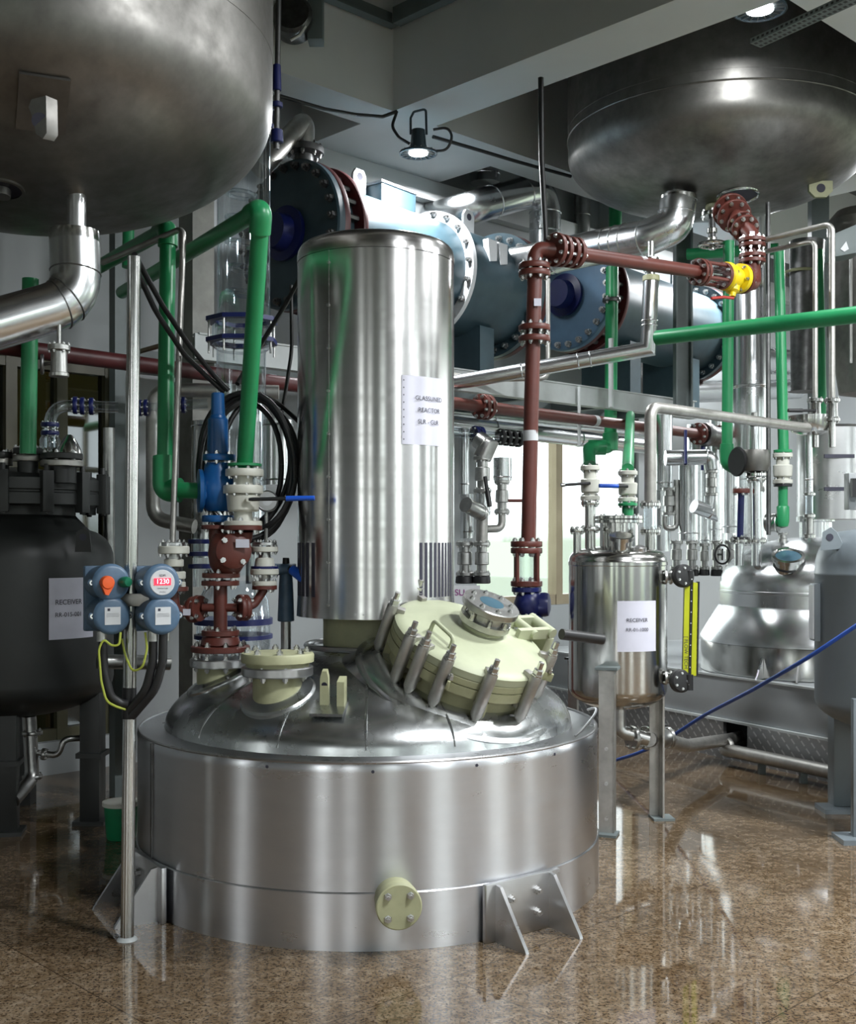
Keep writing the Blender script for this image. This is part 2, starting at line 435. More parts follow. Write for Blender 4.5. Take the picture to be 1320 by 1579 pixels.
# slab above, with the concrete beams crossing below it
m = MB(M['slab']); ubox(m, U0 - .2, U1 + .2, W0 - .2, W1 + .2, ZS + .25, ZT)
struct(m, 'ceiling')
m = MB(M['ceil'])
for (u0, u1, w0, w1) in ((5.64, 8.6, 5.0, 5.76),):
    pass
BU = [(-1.0, -0.6), (5.24, 5.64), (8.75, 9.15)]; BW = [(-0.5, -0.1), (2.75, 3.12), (5.76, 6.09)]
for i, (a, b) in enumerate(BU): struct(ubox(MB(M['ceil']), a, b, W0, W1, ZB, ZS + .25), 'ceiling_beam_%d' % (i + 1))
for i, (a, b) in enumerate(BW):
    m = MB(M['ceil']); us = [U0] + [x for p in BU for x in p] + [U1]
    for k in range(0, len(us), 2): ubox(m, us[k], us[k + 1], a, b, ZB, ZS + .25)
    struct(m, 'ceiling_beam_%d' % (i + 4))
# painted soffit strips between the far beam and the wall
m = MB(M['ceil'])
ubox(m, 5.64, 6.55, 6.09, W1, ZB + .003, ZB + .12); ubox(m, U0, 4.55, 6.09, W1, ZB + .22, ZB + .4)
struct(m, 'ceiling_panel')
m = MB(M['ceil']); ubox(m, U0, U1, W1 - .10, W1, ZB - .16, ZB); struct(m, 'trim_1')
# steel angle frame round the deck opening
def deck_angle(name, a, b, lab):
    mb = MB(M['girder']); a, b = V(a), V(b); d = (b - a).normalized(); s = d.cross(Z)
    mb.box((a + b) / 2, ((b - a).length, 0.07, 0.012), (d, s, Z)); mb.box((a + b) / 2 - s * .03 + Z * .05, ((b - a).length, 0.012, 0.10), (d, s, Z))
    return solo(mb, 'deck_angle', lab, 'steel angle', 'steel angles of the deck opening')
deck_angle('x', R(1.5, 5.70, ZS - .02), R(5.2, 5.70, ZS - .02), 'grey steel angle of the ceiling opening running along the far beam')
deck_angle('x', R(5.18, 3.2, ZS - .02), R(5.18, 5.66, ZS - .02), 'grey steel angle of the ceiling opening on the diagonal beam')
mb = MB(M['beam']); ubox(mb, 5.0 - .55, 5.0 - .48, 3.3, 5.6, ZS - .0, ZS + .06)
solo(mb, 'deck_joist', 'pale thin steel joist crossing the dark ceiling opening', 'steel joist')

# ------------------------------------------------------------------ camera and light
cam = bpy.data.cameras.new('camera'); co = bpy.data.objects.new('camera', cam); C.objects.link(co)
co.location = (0, 0, CAMH); co.rotation_euler = (PI / 2, 0, 0)
cam.sensor_fit = 'HORIZONTAL'; cam.sensor_width = 36; cam.lens = 36 * FOC / 1320; cam.shift_y = (HY - 789.5) / 1320
cam.clip_start = 0.05; SC.camera = co
w = bpy.data.worlds.new('overcast_sky'); SC.world = w; w.use_nodes = True
nt = w.node_tree; bg = nt.nodes['Background']
tc = N(nt, 'ShaderNodeTexCoord'); sp = N(nt, 'ShaderNodeSeparateXYZ'); nt.links.new(tc.outputs['Generated'], sp.inputs[0])
nt.links.new(ramp(nt, sp.outputs['Z'], [(0.0, (0.22, 0.26, 0.20)), (0.03, (0.95, 1.0, 1.0))]), bg.inputs['Color'])
bg.inputs['Strength'].default_value = 4.6
def area(name, loc, aim, size, power, col=(0.95, 0.98, 1.0), shape='DISK', sy=None):
    l = bpy.data.lights.new(name, 'AREA'); l.shape = shape; l.size = size; l.energy = power; l.color = col
    if sy: l.size_y = sy
    o = bpy.data.objects.new(name, l); C.objects.link(o); o.location = loc
    o.rotation_euler = (V(aim) - V(loc)).to_track_quat('-Z', 'Y').to_euler(); return o
# hanging lamps
def bay_lamp(loc, r, label, power, hook=True, aim=None):
    loc = V(loc); t = T('bay_lamp', label, 'lamp', loc + Z * .26, 'hanging bay lamps')
    part(MB(M['lampblue']).lathe([(r * .35, .16), (r * .42, .06), (r * .55, .03), (r, .012), (r, 0), (r * .93, -.002), (r * .9, .008), (r * .3, .02)], loc, Z, 32, True, True), 'housing', t)
    part(MB(M['lamp']).lathe([(r * .5, 0.014), (r * .5, 0.002), (r * .3, -.006), (r * .02, -.006)], loc, Z, 24), 'lens', t)
    fins = MB(M['fit'])
    for k in range(18):
        a = 2 * PI * k / 18; d = V((math.cos(a), math.sin(a), 0)); fins.box(loc + d * r * .7 + Z * .012, (r * .5, .004, .02), (d, d.cross(Z), Z))
    part(fins, 'reflector_rib', t)
    if hook: part(MB(M['lampblue']).tube([loc + V((-.05, 0, .13)), loc + V((-.05, 0, .24)), loc + V((-.03, 0, .28)), loc + V((.05, 0, .30)), loc + V((.055, 0, .13))], .008, 8, .02), 'bracket', t)
    area('lamp_light', loc - Z * .02, aim if aim is not None else loc - Z, r * 1.3, power)
    return t
L1 = P(645, 238, 7.7); L2 = P(1172, 17, 6.6)
bay_lamp(L1, .125, 'small bay lamp with wire hook hanging under the beam crossing', 65)
bay_lamp(L2, .15, 'bay lamp in front of the dark dished vessel at the top', 14, True)
for i, (u, ww, pw) in enumerate(((2.9, 0.2, 170), (5.4, 1.2, 200), (7.4, .8, 110), (10.6, 4.4, 130), (4.4, -2.2, 60))):
    area('unseen_fill_light', R(u, ww, 4.2), R(u, ww, 0), 0.5, pw)  # added lights without fixtures, placed for highlight bands on the drum
area('added_fill_light', R(9.6, 5.6, 4.2), R(9.6, 6.0, 1.5), 0.5, 110)  # added light without a fixture, aimed towards the back wall
area('added_fill_light', R(6.3, 6.3, 4.2), R(6.3, 6.3, 0), 0.4, 16)  # added light without a fixture, brightens the wall and exchanger top
SC.view_settings.view_transform = 'Standard'; SC.view_settings.look = 'None'
SC.view_settings.exposure = 0.08; SC.view_settings.gamma = 1.0; SC.view_settings.use_curve_mapping = False
SC.cycles.max_bounces = 10; SC.cycles.transparent_max_bounces = 16; SC.cycles.caustics_reflective = False; SC.cycles.caustics_refractive = False
SC.cycles.sample_clamp_indirect = 4.0

# lamp cable along the beam
solo(MB(M['black']).tube([P(425, 146, 7.2), P(500, 168, 7.4), P(550, 177, 7.6), P(590, 180, 7.72), P(612, 172, 7.75)], .012, 8, .05), 'lamp_cable', 'black cable clipped along the far ceiling beam to the lamp', 'cable')
solo(MB(M['black']).tube([P(612, 172, 7.75), P(604, 195, 7.72), P(615, 212, 7.7), P(632, 222, 7.7)], .01, 8, .08), 'lamp_cable', 'short black cable looping down left of the hanging lamp', 'cable')
solo(MB(M['black']).tube([P(668, 233, 7.7), P(690, 232, 7.7), P(698, 210, 7.7), P(690, 196, 7.75), P(668, 200, 7.75)], .009, 8, .08), 'lamp_cable', 'black cable loop hanging right of the hanging lamp', 'cable')
solo(MB(M['black']).tube([P(668, 211, 7.85), P(740, 232, 8.15), P(800, 250, 8.4), P(880, 272, 8.75)], .013, 8, .1), 'lamp_cable', 'black cable clipped along the beam between lamp and grey duct', 'cable')
# perforated tray top right
a, b = P(1165, 70, 6.3), P(1400, -38, 5.6); d = (b - a).normalized(); s = d.cross(Z).normalized(); n_ = s.cross(d)
t = T('cable_tray', 'perforated grey cable tray beside the upper bay lamp', 'cable tray', a)
m = MB(M['girder']); L = (b - a).length
m.box((a + b) / 2, (L, .085, .004), (d, s, n_))
for q in (-1, 1): m.box((a + b) / 2 + s * .0425 * q + n_ * .012, (L, .004, .028), (d, s, n_))
m.use(M['black'])
for k in range(int(L / .03)):
    for q in (-.022, .022): m.box(a + d * (.02 + k * .03) + s * q - n_ * .0021, (.017, .02, .001), (d, s, n_))
    m.box(a + d * (.02 + k * .03) - s * .0448 * (1 if s.y > 0 else -1) + n_ * .012, (.015, .001, .012), (d, s, n_))
part(m, 'tray', t)
# ------------------------------------------------------------------ main reactor
RC = V((-0.2525, 5.05, 0)); RR = 0.975; DZ = 0.653; TC = V((-0.225, 5.05, 0))
def az(th): return V((math.sin(th), -math.cos(th), 0))
t = T('glass_lined_reactor', 'large round stainless steel reactor on the floor with domed top', 'reactor', RC)
m = MB(M['jacket']).lathe([(RR, .205), (RR, .62), (RR + .002, .64), (RR - .004, DZ), (RR - .06, DZ + .004), (.86, DZ + .006)], RC, Z, 160, False, False)
m.use(M['ink'])
for px, py in ((412, 1182), (575, 1190), (735, 1180), (855, 1163)):
    x = (px - 660) / 1800; Yd = 4.1; th = 0
    for _ in range(6):
        dx = x * Yd - RC.x; th = math.asin(max(-.99, min(.99, dx / RR))); Yd = RC.y - RR * math.cos(th)
    p = RC + az(th) * (RR - .004) + Z * (CAMH + (HY - py) / 1800 * Yd); m.cyl(p, p + az(th) * .006, .006, n=10)
part(m, 'jacket', t, 'brushed steel drum with dark screw holes')
m = MB(M['jacket']).lathe([(RR + .006, 0), (RR + .006, .20), (RR + .003, .204), (RR - .02, .206)], RC, Z, 160, False, False)
part(m, 'skirt_band', t)
th = -0.985; p = RC + az(th) * (RR + .001)
part(MB(M['darksteel']).box(p + Z * .43, (.012, .012, .44), (az(th + PI / 2), az(th), Z)), 'seam_strip', t)
def dome_z(r):
    q = min(1, r / .865); return .668 + .318 * max(0, 1 - q ** 1.85) ** .54
prof = [(.868, DZ + .0), (.866, DZ + .012)] + [(.865 * math.sin(k / 26 * PI / 2), 0) for k in range(26, 0, -1)]
prof = prof[:2] + [(r, dome_z(r)) for r, _ in prof[2:]] + [(.02, dome_z(0.01))]
part(MB(M['dome']).lathe(prof, RC, Z, 128, False, True), 'domed_head', t, 'wrinkled aluminium clad dome')
for px, thd in ((0, -46), (1, 2), (2, 24), (3, -20), (4, 150)):
    th = math.radians(thd)
    part(MB(M['dome']).tube([RC + az(th) * r + Z * (dome_z(r) + .001) for r in [.864 - .024 * k for k in range(12 if thd != -20 else 6)]], .0045, 6), 'cladding_seam', t)
m = MB(M['steel']).torus(RC + Z * (DZ + .003), Z, RR - .006, .006, 120, 6); part(m, 'rim_bead', t)
# neck under the drive cover
part(MB(M['cream']).lathe([(.235, .92), (.228, .94), (.228, 1.09), (.232, 1.115)], V((TC.x, TC.y, 0)), Z, 48), 'agitator_neck', t, 'cream cylinder under the tall cover')
part(MB(M['steel']).torus(V((TC.x, TC.y, .985)), Z, .30, .012, 60, 8), 'neck_ring', t)
# floor brackets
def bracket(th, wide=.36):
    d, s = az(th), az(th + PI / 2)
    m = MB(M['steel']); hw = wide / 2
    rows = []
    o = part(MB(M['steel']).box(RC + d * (RR + .016) * math.cos(.0) + Z * .105, (wide, .02, .21), (s, d, Z)), 'bracket', t, bevel=.004)
    for q in (-1, 1):
        c = RC + d * (RR + .02) + s * q * (hw - .05) - s * .007
        g = MB(M['steel']).prism([c, c + d * .17, c + d * .165 + Z * .012, c + Z * .2 + d * .03, c + Z * .205], s * .014)
        part(g, 'gusset', o)
    for q, z in ((-.35, .14), (.35, .15), (.35, .07), (-.35, .06)):
        b = MB(M['bolt']).bolt(RC + d * (RR + .026) + s * q * hw + Z * z, d, .014, .016); part(b, 'bolt', o)
for th in (math.radians(37), math.radians(-57), math.radians(170)): bracket(th)
# drain nozzle
ax = V((.17, -.98, -.03)).normalized(); th = math.radians(8); p0 = RC + az(th) * (RR - .05) + Z * .185
o = part(MB(M['cream']).lathe([(.073, 0), (.073, .10), (.078, .10), (.078, .128)], p0, ax, 40), 'drain_nozzle', t, 'cream blanked drain stub low on the drum')
part(MB(M['cream']).lathe([(.08, .129), (.08, .147), (.076, .15)], p0, ax, 40), 'blank_cover', o)
a_, b_, _ = frame(ax)
for k in range(4):
    q = PI / 4 + k * PI / 2; part(MB(M['bolt']).bolt(p0 + ax * .15 + (a_ * math.cos(q) + b_ * math.sin(q)) * .055, ax, .011, .012), 'bolt', o)
# lifting lug on the dome
th = math.radians(-8.5); r = .745; p = RC + az(th) * r + Z * dome_z(r); n = V((az(th).x * .35, az(th).y * .35, .94)).normalized(); s = az(th + PI / 2); tt = n.cross(s)
o = part(MB(M['dome']).box(p + n * .004, (.125, .13, .012), (s, tt, n)), 'lug_pad', t)
m = MB(M['cream']).prism([p + s * .04 - s * .012 - tt * .01, p + s * .04 - s * .012 - tt * .01 + Z * .10, p + s * .04 + s * .016 - tt * .01 + Z * .10, p + s * .04 + s * .016 - tt * .01], tt * .05)
part(m, 'lifting_lug', t)
p = p - s * .02
m = MB(M['cream']).prism([p - s * .018 + tt * .02, p - s * .017 + tt * .02 + Z * .11, p - s * .01 + tt * .02 + Z * .135, p + s * .008 + tt * .02 + Z * .135, p + s * .014 + tt * .02 + Z * .11, p + s * .016 + tt * .02], -tt * .022); m.use(M['ink']).cyl(p - tt * .0015 + Z * .085, p - tt * .003 + Z * .085, .011, n=14)
part(m, 'lifting_lug', t, 'cream lifting eye on the dome')
# thin conduit on the right rim
m = MB(M['steel']).tube([RC + az(math.radians(a)) * (RR - .004) + Z * (DZ + .02 + .05 * math.sin(math.radians((a - 58) * 4.2))) for a in range(58, 102, 4)], .005, 6)
part(m, 'rim_wire', t)

# nozzles that stand on the dome
def nozzle(px, Y, rpx, ytop, ybase, label):
    a, b = P(px, ybase, Y), P(px, ytop, Y); r = S(rpx, Y)
    o = part(MB(M['cream']).cyl(a - Z * .05, b, r, n=40), 'nozzle', t, label)
    q = V((a.x - RC.x, a.y - RC.y, 0)); rho = q.length; q.normalize(); sl = (dome_z(rho + .01) - dome_z(rho - .01)) / .02
    nn = (Z - q * sl).normalized(); c = V((a.x, a.y, dome_z(rho)))
    part(MB(M['dome']).lathe([(r + .058, -.05), (r + .054, -.004), (r + .046, .004), (r + .022, .006), (r + .010, .014), (r - .01, .015)], c, nn, 48, False, False), 'flashing_collar', t)
    return o, a, b, r
NZ1, a1, b1, r1 = nozzle(428, 4.45, 38, 1040, 1080, 'cream nozzle with a blanked top')
NZ2, a2, b2, r2 = nozzle(340, 4.84, 36, 1022, 1060, 'cream nozzle carrying the red-brown pipe stack')
f1 = flange(NZ1, P(428, 1034, 4.45), Z, .136, .035, 'steel', 8, .011, True, 'backing_flange')
f2 = flange(NZ2, P(340, 1021, 4.84), Z, .125, .035, 'steel', 8, .011, True, 'backing_flange')
bf = T('blind_flange', 'round cream blind flange bolted on the front dome nozzle', 'blind flange', P(428, 1016, 4.45))
part(MB(M['cream']).lathe([(.12, -.03), (.12, 0), (.138, 0), (.139, .026), (.135, .034), (.11, .036)], P(428, 1020, 4.45), Z, 48), 'cover_disc', bf)
bolt_ring(bf, P(428, 1020, 4.45) + Z * .034, Z, .113, 8, .012, .014, .2)

# manway hatch
n = V((.32, -.315, .893)).normalized(); mc = P(728, 981, 4.6)
t = T('manway_hatch', 'tilted round cream manway lid clamped on the reactor dome', 'hatch', mc - n * .2)
mr = .315
part(MB(M['dome']).lathe([(.46, -.30), (.42, -.26), (.40, -.225), (.345, -.185), (.28, -.175)], mc, n, 64, False, False), 'flashing_collar', t)
part(MB(M['dome']).lathe([(.40, -.23), (.412, -.224), (.40, -.216)], mc, n, 64), 'collar_bead', t)
m = MB(M['cream']).lathe([(.285, -.30), (.285, -.115), (mr, -.113), (mr, -.075)], mc, n, 72)
for k in range(10):
    a, b, _ = frame(n); q = 2 * PI * k / 10 + .2; d = a * math.cos(q) + b * math.sin(q); m.box(mc + d * .297 - n * .17, (.03, .008, .1), (d, n.cross(d), n))
part(m, 'neck', t)
part(MB(M['cream']).lathe([(mr - .004, -.073), (mr, -.07), (mr, -.045), (mr - .004, -.042)], mc, n, 72), 'gasket_ring', t)
part(MB(M['lid']).lathe([(mr, -.04), (mr + .001, -.012), (mr - .01, -.002), (mr - .04, .004), (.2, .018), (.1, .026), (.01, .028)], mc, n, 72), 'lid', t)
# clamps
fa, fb, _ = frame(n)
for px, py in ((652, 906), (622, 926), (636, 968), (656, 984), (692, 1009), (766, 1031), (831, 1030), (864, 1001)):
    q = onplane(px, py, mc + n * .05, n) - (mc + n * .05); d = q.normalized(); s = n.cross(d)
    base = mc + d * (mr + .018)
    o = part(MB(M['dull']).lathe([(.012, -.185), (.024, -.16), (.024, .012), (.02, .02)], base, n, 20), 'clamp', t)
    part(MB(M['dull']).box(mc + d * (mr - .008) + n * .006, (.05, .032, .022), (d, s, n)), 'clamp_jaw', o, bevel=.004)
    part(MB(M['dull']).box(mc + d * (mr - .002) - n * .128, (.044, .028, .026), (d, s, n)), 'clamp_jaw', o, bevel=.004)
    part(MB(M['bolt']).bolt(base + n * .02, n, .0195, .024).cyl(base + n * .035, base + n * .075, .011, n=10), 'bolt', o)
for px, py in ((697, 1043), (846, 1040)):
    q = onplane(px, py, mc - n * .06, n) - (mc - n * .06); d = q.normalized(); s = n.cross(d)
    o = part(MB(M['cream']).box(mc + d * (mr + .025) - n * .07, (.05, .012, .035), (d, s, n)), 'swing_lug', t, bevel=.003)
    part(MB(M['bolt']).bolt(mc + d * (mr + .03) - n * .05, n, .01, .014), 'bolt', o)
# handle on the lid
h0, h1 = onplane(664, 972, mc + n * .018, n), onplane(694, 1000, mc + n * .01, n)
part(MB(M['lid']).tube([h0, h0 + n * .045, h1 + n * .045, h1], .0085, 10, .03), 'handle', t)
# sight glass
sb = onplane(742, 972, mc + n * .02, n)
o = part(MB(M['lid']).lathe([(.125, -.005), (.085, .012), (.083, .05)], sb, n, 40), 'sight_glass_boss', t)
part(MB(M['fit']).lathe([(.10, .03), (.104, .034), (.104, .058), (.084, .06), (.084, .096), (.113, .097), (.116, .10), (.116, .122), (.112, .126), (.05, .126)], sb, n, 48), 'sight_flange', o, 'polished steel ring of the sight glass')
part(MB(M['sight']).lathe([(.051, .12), (.05, .1265), (.001, .1265)], sb, n, 32), 'glass_disc', o, 'dark blue glass window')
bolt_ring(o, sb + n * .126, n, .085, 8, .0095, .008, .3)
bolt_ring(o, sb + n * .058, n, .095, 8, .009, .026, .1, 'stud')
# hinge and counterweight bar
hd = (onplane(850, 975, mc, n) - mc).normalized(); hs = n.cross(hd); hb = mc + hd * (mr - .06)
m = MB(M['lid'])
for q in (-.05, .05): m.box(hb + hs * q + n * .03 + hd * .05, (.21, .022, .045), (hd, hs, n))
m.cyl(hb - hs * .075 + n * .035 + hd * .03, hb + hs * .075 + n * .035 + hd * .03, .018, n=14); m.cyl(hb - hs * .07 + n * .035 + hd * .14, hb + hs * .07 + n * .035 + hd * .14, .022, n=14)
o = part(m, 'hinge', t, 'cream hinge links')
g = MB(M['lid']).box(hb + hd * .165 - n * .06, (.05, .1, .12), (hd, hs, n)); part(g, 'hinge_post', o, bevel=.006)
part(MB(M['black']).tube([P(866, 978, 4.66), P(890, 981, 4.7), P(929, 986, 4.76)], .022, 16), 'grip_bar', t, 'dark grey grip bar pointing outward')

# ------------------------------------------------------------------ drive cover
t = T('agitator_cover', 'tall brushed steel cylinder covering the drive above the reactor', 'machine cover', TC + Z * 1.115)
TR = .338
part(MB(M['shroud']).lathe([(TR - .012, 1.113), (TR + .004, 1.113), (TR + .004, 1.12), (TR + .002, 1.16), (TR, 1.2), (TR, 2.62)], V((TC.x, TC.y, 0)), Z, 128, False, False), 'shell', t)
part(MB(M['shroud']).lathe([(TR + .002, 2.622), (TR + .002, 2.65)] + [(TR - .05 + .05 * math.cos(k * PI / 12), 2.655 + .05 * math.sin(k * PI / 12)) for k in range(7)] + [(.02, 2.712)], V((TC.x, TC.y, 0)), Z, 128, False, True), 'cap', t)
def on_t(ang, z, off=0.0): return V((TC.x, TC.y, 0)) + az(ang) * (TR + off) + Z * z
def thpx(px, Y=4.8):
    th = 0.0; Yd = TC.y - TR
    for _ in range(10):
        th = math.asin(max(-.985, min(.985, ((px - 660) / 1800 * Yd - TC.x) / TR))); Yd = TC.y - TR * math.cos(th)
    return th
for x0, x1, nn, z0, z1 in ((645, 696, 9, 1.2, 1.425), (458, 488, 5, 1.2, 1.425)):
    a0, a1 = thpx(x0), thpx(x1); m = MB(M['ink'])
    for k in range(nn):
        a = a0 + (a1 - a0) * (k + .5) / nn; h = abs(a1 - a0) / nn * .26
        m.rings([[on_t(a - h, z, -.004), on_t(a + h, z, -.004), on_t(a + h, z, .0012), on_t(a - h, z, .0012)] for z in (z0, z1)])
    part(m, 'vent_grille', t, 'row of upright dark cooling slots')
m = MB(M['shroud']); a = thpx(506)
m.rings([[on_t(a - .012, z, -.002), on_t(a + .012, z, -.002), on_t(a + .012, z, .0018), on_t(a - .012, z, .0018)] for z in (1.13, 2.62)])
m.use(M['bolt'])
for k in range(9): m.cyl(on_t(a + .004, 1.17 + k * .175), on_t(a + .004, 1.17 + k * .175, .006), .006, n=10)
for px in (470, 548, 640, 560): m.cyl(on_t(thpx(px), 1.135), on_t(thpx(px), 1.135, .006), .005, n=8)
part(m, 'screw_seam', t)
# notice on the cover
t = T('paper_notice', 'white notice in a punched plastic sleeve taped on the tall steel cover', 'paper sign', on_t(thpx(655), 1.83), 'paper notices')
a0, a1 = thpx(619), thpx(686); zt, zb = 2.105, 1.825
m = MB(M['paper']); kk = 14
def sheet(a0, a1, z0, z1, off):
    cols = [[on_t(a0 + (a1 - a0) * k / kk, z, off + o + .003 * math.sin(k * 1.3)) for o, z in ((0, z0), (.0015, z0), (.0015, z1), (0, z1))] for k in range(kk + 1)]
    return cols
m.rings(sheet(a0, a1, zb, zt, .002)); part(m, 'sleeve', t)
m = MB(M['ink']); am = (a0 + a1) / 2 + .03
fn = lambda x, y: on_t(am + x / TR, 1.955 + y, .008)
letter(m, 'GLASSLINED', .026, fn, 0, .06); letter(m, 'REACTOR', .026, fn, 0, 0.012); letter(m, 'SLR - GLR', .026, fn, -.005, -.036)
for k in range(9): m.box(on_t(a0 + .025, zb + .02 + k * .03, .0045), (.004, .002, .005), (az(a0 + PI / 2), az(a0), Z))
part(m, 'printed_text', t)
# ------------------------------------------------------------------ piping stack on the left dome nozzle
def rod_lever(parent, a, b, r, grip=0.45, mat='lever', name='lever'):
    a, b = V(a), V(b); o = part(MB(M['black']).cyl(a, b, r * .7, n=10), name, parent)
    part(MB(M[mat]).cyl(a + (b - a) * grip, b + (b - a) * .02, r, r * .9, n=12), 'grip', o)
    return o
YS = 4.84
t = T('pipe_spool', 'red-brown cross shaped pipe spool standing on the left dome nozzle', 'pipe', P(340, 1005, YS))
flange(t, P(340, 1000, YS), Z, .122, .024, 'brown', 8, .011, True)
vstack(t, 340, YS, [('reducer', 'brown', 981, 995, 28, 31)])
flange(t, P(340, 976, YS), Z, .078, .022, 'brown', 6, .009, True)
part(MB(M['brown']).cyl(P(340, 978, YS), P(340, 900, YS), S(10.5, YS), n=24), 'riser', t)
part(MB(M['brown']).tube([P(312, 937, YS), P(366, 937, YS)], S(6.5, YS), 16), 'cross_arm', t)
hx = V((1, -.45, 0)).normalized()
flange(t, P(306, 938, YS), V((1, -.5, 0)), .055, .02, 'brown', 4, .009)
flange(t, P(371, 937, YS), V((1, .6, 0)), .055, .02, 'brown', 4, .009)
flange(t, P(340, 899, YS), Z, .078, .02, 'brown', 6, .009, True)
t = T('pipe_elbow', 'red-brown elbow turning up beneath the white valve beside the digital indicator', 'pipe', P(295, 938, YS))
flange(t, P(299, 940, YS), V((1, -.5, 0)), .055, .02, 'brown', 4, .009)
part(MB(M['brown']).tube([P(299, 940, YS), P(268, 944, YS - .06), P(267, 908, YS - .06)], S(9, YS), 16, .05), 'bend', t)
flange(t, P(267, 908, YS - .06), Z, .062, .018, 'brown', 4, .008)
part(MB(M['paper']).box(P(288, 944, YS - .1), (.03, .004, .026)), 'tag', t)
t = T('pipe_elbow', 'red-brown elbow slanting up beneath the white valve nearest the tall cover', 'pipe', P(380, 938, YS))
flange(t, P(378, 937, YS + .01), V((1, .6, 0)), .055, .02, 'brown', 4, .009)
part(MB(M['brown']).tube([P(378, 937, YS + .01), P(392, 932, YS + .03), P(408, 908, YS + .05)], S(6.5, YS), 16, .03), 'bend', t)
flange(t, P(408, 906, YS + .05), Z, .052, .016, 'brown', 4, .008)
# check valve
t = T('check_valve', 'red-brown cast valve body with bolted round side cover', 'valve', P(352, 893, YS - .02))
flange(t, P(341, 887, YS - .0), Z, .078, .02, 'brown', 6, .009, True)
m = MB(M['brown']).lathe([(.05, 0), (.07, .03), (.078, .08), (.072, .13), (.05, .165)], P(350, 884, YS), Z, 32)
m.tube([P(350, 850, YS), P(375, 832, YS - .03), P(376, 818, YS - .04)], S(14, YS), 18, .05)
m.tube([P(345, 850, YS), P(333, 835, YS + .02), P(333, 815, YS + .02)], S(11, YS), 18, .04)
part(m, 'body', t)
o = part(MB(M['brown']).lathe([(.072, 0), (.072, .018), (.066, .022), (.04, .03), (.001, .033)], P(360, 850, YS - .075), V((.25, -.97, .05)), 32), 'side_cover', t)
bolt_ring(o, P(360, 850, YS - .075) + V((.25, -.97, .05)) * .02, V((.25, -.97, .05)), .056, 4, .011, .012, .7)
flange(t, P(375, 814, YS - .04), Z, .078, .02, 'brown', 6, .009)
flange(t, P(333, 813, YS + .02), Z, .06, .018, 'brown', 4, .008)
part(MB(M['paper']).box(P(374, 838, YS - .115), (.055, .003, .034)), 'tag', t)
# blue relief valve
t = T('relief_valve', 'tall blue spring relief valve beside the light green pipe', 'valve', P(334, 808, YS + .02))
vstack(t, 336, YS + .02, [('bonnet', 'blue', 645, 702, 15.5, 16.5), ('cap', 'blue', 606, 646, 10, 11), ('cap', 'blue', 640, 648, 12, 13)])
flange(t, P(338, 706, YS + .02), Z, .068, .026, 'blue', 6, .009)
part(MB(M['blue']).lathe([(.045, 0), (.07, .03), (.085, .08), (.08, .13), (.055, .17), (.05, .2)], P(335, 788, YS + .02), Z, 36), 'body', t)
part(MB(M['blue']).lathe([(.055, 0), (.09, .005), (.09, .02), (.06, .03), (.05, .1)], P(304, 757, YS - .01), V((1, .3, 0)), 32), 'outlet', t)
flange(t, P(336, 800, YS + .02), Z, .066, .028, 'blue', 4, .01)
# white ball valve with blue lever
YV = YS - .04
t = T('ball_valve', 'white plastic ball valve with long blue lever below the light green pipe', 'valve', P(375, 812, YV), 'white plastic valves by the reactor')
flange(t, P(377, 729, YV), Z, .078, .03, 'white', 8, .007)
vstack(t, 375, YV, [('neck', 'white', 733, 752, 15, 15), ('body', 'white', 762, 789, 26, 24), ('neck', 'white', 786, 806, 14, 15)])
flange(t, P(375, 755, YV), Z, .082, .034, 'white', 8, .007)
flange(t, P(375, 807, YV), Z, .078, .02, 'white', 6, .009)
rod_lever(t, P(384, 770, YV - .08), P(483, 768, YV - .1), .011, .58)
part(MB(M['white']).cyl(P(384, 770, YV), P(384, 770, YV - .085), .012, n=14), 'stem', t)
# small white valves either side
t = T('ball_valve', 'white flanged valve with black bands beside the digital indicator', 'valve', P(267, 905, YS - .06), 'white plastic valves by the reactor')
vstack(t, 268, YS - .06, [('flange', 'white', 842, 854, 24, 24, 6), ('neck', 'fit', 852, 866, 12, 12), ('body', 'white', 862, 874, 15, 15), ('band', 'black', 874, 883, 13, 13), ('body', 'white', 881, 893, 18, 18), ('band', 'black', 892, 898, 12, 12), ('flange', 'white', 897, 906, 18, 18, 4), ('flange', 'steel', 836, 842, 19, 19, 6)])
rod_lever(t, P(262, 878, YS - .08), P(216, 887, YS - .06), .013, .4)
t = T('ball_valve', 'white flanged valve with blue speckles at the right of the check valve', 'valve', P(408, 900, YS + .05), 'white plastic valves by the reactor')
vstack(t, 408, YS + .05, [('flange', 'steel', 836, 841, 19, 19, 6), ('flange', 'white', 843, 851, 21, 21, 6), ('neck', 'fit', 850, 862, 9, 10), ('body', 'white', 860, 876, 14, 16), ('flange', 'navy', 873, 877, 21, 21), ('flange', 'white', 877, 886, 22, 22, 6), ('neck', 'fit', 885, 897, 10, 9), ('flange', 'white', 896, 903, 19, 19, 4)])
# thin vertical pipe with elbow
pipe('thin_pipe', 'thin grey steel pipe dropping beside the dark green pipe to a white valve', 'pipe', [P(158, 405, 5.3), P(283, 351, 4.86), P(266, 838, YS - .06)], .0125, 'dull', .05)
# pressure gauge
t = T('pressure_gauge', 'round steel pressure gauge beside the white ball valve', 'gauge', P(410, 836, 4.98))
part(MB(M['fit']).cyl(P(410, 836, 4.98), P(411, 780, 4.98), .008, n=10), 'stem', t)
part(MB(M['steel']).lathe([(.042, 0), (.046, .004), (.046, .03), (.042, .034), (.040, .030)], P(412, 774, 4.99), V((.15, -1, .1)), 32), 'case', t)
part(MB(M['plate']).lathe([(.039, .029), (.001, .031)], P(412, 774, 4.99), V((.15, -1, .1)), 28), 'dial', t)
